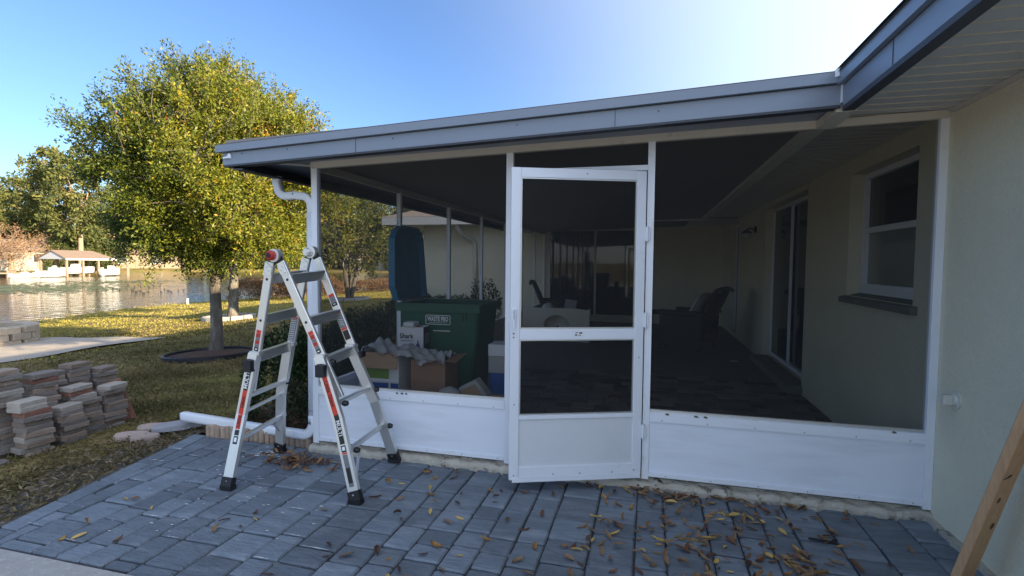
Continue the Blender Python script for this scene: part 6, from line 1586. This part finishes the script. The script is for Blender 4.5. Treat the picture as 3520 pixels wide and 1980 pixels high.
FT = [(PINE, -100, 64.8, 0.92, 'tall light green tree behind the boathouse, right of the bare tree'), (OAK, -123, 75, 1.05, 'broad tree rising behind the bare brown tree'), (PINE, -104.3, 58.3, 0.68, 'tree at the left picture edge'),
      (PINE, -88.4, 62.2, 0.95, 'dark tall tree with a sunlit pale trunk right of the boathouse roof'), (LOW, -93, 62.3, 0.55, 'low green tree just above the boathouse ridge'), (OAK, -104, 80, 0.95, 'far bank tree hidden behind the golden crown, left one'),
      (OAK, -106, 90, 1.0, 'far bank tree hidden behind the golden crown, middle one'), (LOW, -104, 98, 0.8, 'rounded low tree on the far bank beyond the ducks'), (OAK, -94, 98, 0.8, 'far bank tree between the trunk and the downspout'),
      (LOW, -84, 96, 0.75, 'low bushy tree on the far bank by the ladder top'), (OAK, -60, 121, 1.0, 'dark tree behind the house seen through the screens'), (LOW, -52, 105, 0.8, 'low tree right of the house seen through the screens'),
      (OAK, -52, 117, 1.0, 'far tree at the wing roof corner'), (LOW, -47, 103, 0.5, 'dark low tree at the far shore under the wing eave'), (OAK, -116, 62, 1.0, 'back row tree at the far left'), (LOW, -92, 67.5, 0.75, 'dark bushy tree beyond the boathouse right end'),
      (LOW, -78, 100, 0.8, 'low tree of the middle far bank, right of the ducks'), (OAK, -72, 104, 0.8, 'rounded far bank tree behind the downspout'), (OAK, -72, 122, 1.1, 'deep back tree behind the screen house')]
for i, (pr, x, y, s, lb) in enumerate(FT):
    pr = dict(pr); pr['seed'] += i * 7; plant(pr, lb, x, y, s)
# distant wood that closes the horizon
rgw = np.random.default_rng(99); W_P = []; W_D = []
for k in range(150):
    th = rgw.uniform(1.35, 3.35); d = rgw.uniform(135, 210)
    cx_, cy_ = d * math.cos(th) * 1.0, d * math.sin(th)
    hgt = rgw.uniform(7, 13); n = 170
    u = rgw.normal(size=(n, 3)); u /= np.linalg.norm(u, axis=1, keepdims=True)
    p = u * np.array([5.5, 5.5, hgt * 0.5]) * (rgw.uniform(0.4, 1, n) ** 0.4)[:, None] + np.array([cx_, cy_, hgt * 0.5])
    W_P.append(p); W_D.append(u + rgw.normal(size=(n, 3)))
W_P = np.vstack(W_P); W_D = np.vstack(W_D)
link('distant_wood', leaves_mesh('distant_wood', W_P, W_D, 2.0, 0.6, 'leaf_far', np.clip(0.35 + rgw.normal(size=len(W_P)) * 0.2, 0, 1), rgw), label='distant wood behind the lake closing the horizon', cat='wood', kind='stuff')

# bare brown tree on the left of the far bank
bt_ = thing('bare_tree', 'bare pinkish brown spreading tree on the far bank at the left edge', 'tree', (-86.5, 51.2, gz(-86.5, 51.2)))
rbt = np.random.default_rng(5); bw_ = MB()
def grow(p, d, ln, r, dep, acc):
    q = p + d * ln
    m_ = (p + q) / 2 + rbt.normal(size=3) * ln * 0.08
    bw_.tube([p, m_, q], [r, r * 0.82, r * 0.62], 5 if dep > 2 else 3, cap=False)
    if dep == 0:
        acc.append(q); return
    for k in range(3 if dep > 1 else 4):
        nd = d * 0.55 + rbt.normal(size=3) * 0.55 + V(0, 0, 0.12); nd /= np.linalg.norm(nd)
        grow(q if k else m_, nd, ln * rbt.uniform(0.6, 0.85), r * 0.55, dep - 1, acc)
tips = []
for a in np.linspace(0, 6.28, 5, endpoint=False):
    grow(V(0, 0, 1.6), V(math.cos(a) * 0.8, math.sin(a) * 0.8, 0.75) / 1.1, 2.3, 0.16, 4, tips)
bw_.tube([(0, 0, -0.3), (0, 0, 0.8), (0, 0, 1.8)], [0.5, 0.36, 0.3], 8)
bw_.build('trunk', 'bark_pale', bt_)
tips = np.array(tips); tp_ = np.repeat(tips, 5, 0) + rbt.normal(size=(len(tips) * 5, 3)) * 0.4
link('crown', leaves_mesh('crown', tp_, rbt.normal(size=tp_.shape) + np.array([0, 0, -0.3]), 0.30, 0.35, 'leaf_brown', np.clip(0.6 + rbt.normal(size=len(tp_)) * 0.2, 0, 1), rbt), bt_)
pm_ = thing('palm', 'small bright yellow green palm beside the boathouse', 'palm', (-84.7, 56.3, gz(-84.7, 56.3)))
MB().tube([(0, 0, -0.2), (0, 0, 0.9)], 0.2, 8).build('trunk', 'bark_pale', pm_)
pf_ = MB()
for k in range(16):
    a = k * 0.39; dx, dy = math.cos(a), math.sin(a)
    P = [V(0, 0, 0.9), V(dx * 0.7, dy * 0.7, 1.9), V(dx * 1.5, dy * 1.5, 1.9), V(dx * 2.0, dy * 2.0, 1.3)]
    for i in range(3):
        w = [0.12, 0.3, 0.25, 0.05]; s = V(-dy, dx, 0)
        pf_.add([P[i] - s * w[i], P[i] + s * w[i], P[i + 1] + s * w[i + 1], P[i + 1] - s * w[i + 1]], [(0, 1, 2, 3)])
pf_.build('fronds', 'box_green', pm_)

# ------------------------------------------------------------------ fallen leaves, one by one
LM = []
rl_ = random.Random(12)
for v in range(6):
    vs = []; n = 7; curl = rl_.uniform(-0.6, 0.8); bend = rl_.uniform(-0.2, 0.2)
    ln = 0.082; wd = rl_.uniform(0.011, 0.016)
    for i in range(n):
        t = i / (n - 1); w = wd * math.sin(math.pi * min(1, t * 0.96 + 0.02)) ** 0.8
        x = (t - 0.5) * ln; z = 0.012 * curl * math.sin(t * math.pi) + 0.004; yb = bend * 0.03 * math.sin(t * math.pi)
        vs += [(x, yb - w, z + abs(curl) * 0.012 + 0.003), (x, yb, z), (x, yb + w, z + abs(curl) * 0.012 + 0.002)]
    fs = []
    for i in range(n - 1):
        for k in (0, 1):
            fs.append((i * 3 + k, (i + 1) * 3 + k, (i + 1) * 3 + k + 1, i * 3 + k + 1))
    LM.append((vs, fs))
LMESH = [[MB().add(vs, fs).mesh('fallen_leaf', 'dry_leaf_%d' % c) for (vs, fs) in LM] for c in range(5)]
ZONES = [('narrow brown or yellow fallen leaf among the dense litter before the right kick panel', 'leaves littering the pavers right of the door', 212),
         ('narrow fallen leaf scattered on the pavers between ladder and door', 'leaves scattered on the middle pavers', 70),
         ('stray fallen leaf on the pavers left of the ladder', 'stray leaves on the left pavers', 12)]
def dry_spot(zi):
    while True:
        if zi == 0:
            x, y = rl_.gauss(2.98, 0.45), rl_.gauss(-0.76, 0.36)
            if rl_.random() < 0.24: x, y = rl_.gauss(2.95, 0.45), -0.06 - abs(rl_.gauss(0, 0.11))
            if 2.2 < x < 4.1 and -1.6 < y < -0.055: return x, y
        elif zi == 1:
            x, y = rl_.uniform(0.55, 2.4), rl_.uniform(-1.55, -0.08)
            if rl_.random() < 0.35 + 0.65 * (x - 0.5) / 1.9: return x, y
        else:
            return rl_.uniform(-0.6, 0.5), rl_.uniform(-1.6, -0.9)
for zi, (lb, gp, n) in enumerate(ZONES):
    for k in range(n):
        x, y = dry_spot(zi)
        c = rl_.choices(range(5), (4, 4, 3, 2, 3))[0]
        o = link('fallen_leaf', rl_.choice(LMESH[c]), loc=(x, y, rl_.uniform(0.001, 0.007)), label=lb, cat='leaf', group=gp)
        o.rotation_euler = (rl_.uniform(-0.35, 0.35), rl_.uniform(-0.25, 0.25), rl_.uniform(0, 6.283)); s = rl_.uniform(0.45, 1.0); o.scale = (s, s * rl_.uniform(0.8, 1.2), s * rl_.uniform(0.8, 2.2))
def litter(n, spot, name, label, c, stackz=0.02):
    b = MB()
    for k in range(n):
        vs, fs = rl_.choice(LM); x, y = spot(); a = rl_.uniform(0, 6.283); s = rl_.uniform(0.5, 0.95); tilt = rl_.uniform(-0.4, 0.4); z0 = rl_.uniform(0.002, stackz)
        b.add([(x + s * (p[0] * math.cos(a) - p[1] * math.sin(a)), y + s * (p[0] * math.sin(a) + p[1] * math.cos(a)), z0 + s * p[2] + max(-0.01, tilt * p[0])) for p in vs], fs)
    b.build(name, c, label=label, cat='leaf litter', kind='stuff')
litter(150, lambda: dry_spot(0), 'leaf_litter', 'further brown leaves filling the dense litter right of the door', 'dry_leaf_4')
litter(70, lambda: (rl_.gauss(0.02, 0.16), rl_.gauss(-0.30, 0.06)), 'leaf_litter', 'small heap of brown leaves under the ladder', 'dry_leaf_0', 0.035)
litter(40, lambda: (rl_.gauss(0.05, 0.2), rl_.gauss(-0.27, 0.09)), 'leaf_litter', 'paler leaves round the heap under the ladder', 'dry_leaf_1', 0.03)
tw_ = MB().tube([(3.45, -0.47, 0.008), (3.50, -0.49, 0.014), (3.56, -0.485, 0.008), (3.6, -0.50, 0.006)], [0.006, 0.008, 0.006, 0.002], 6).tube([(3.56, -0.485, 0.008), (3.585, -0.46, 0.012)], [0.009, 0.012], 6)
tw_.build('dark_twig', 'rubber', label='short black twig among the leaves before the right kick panel', cat='twig')
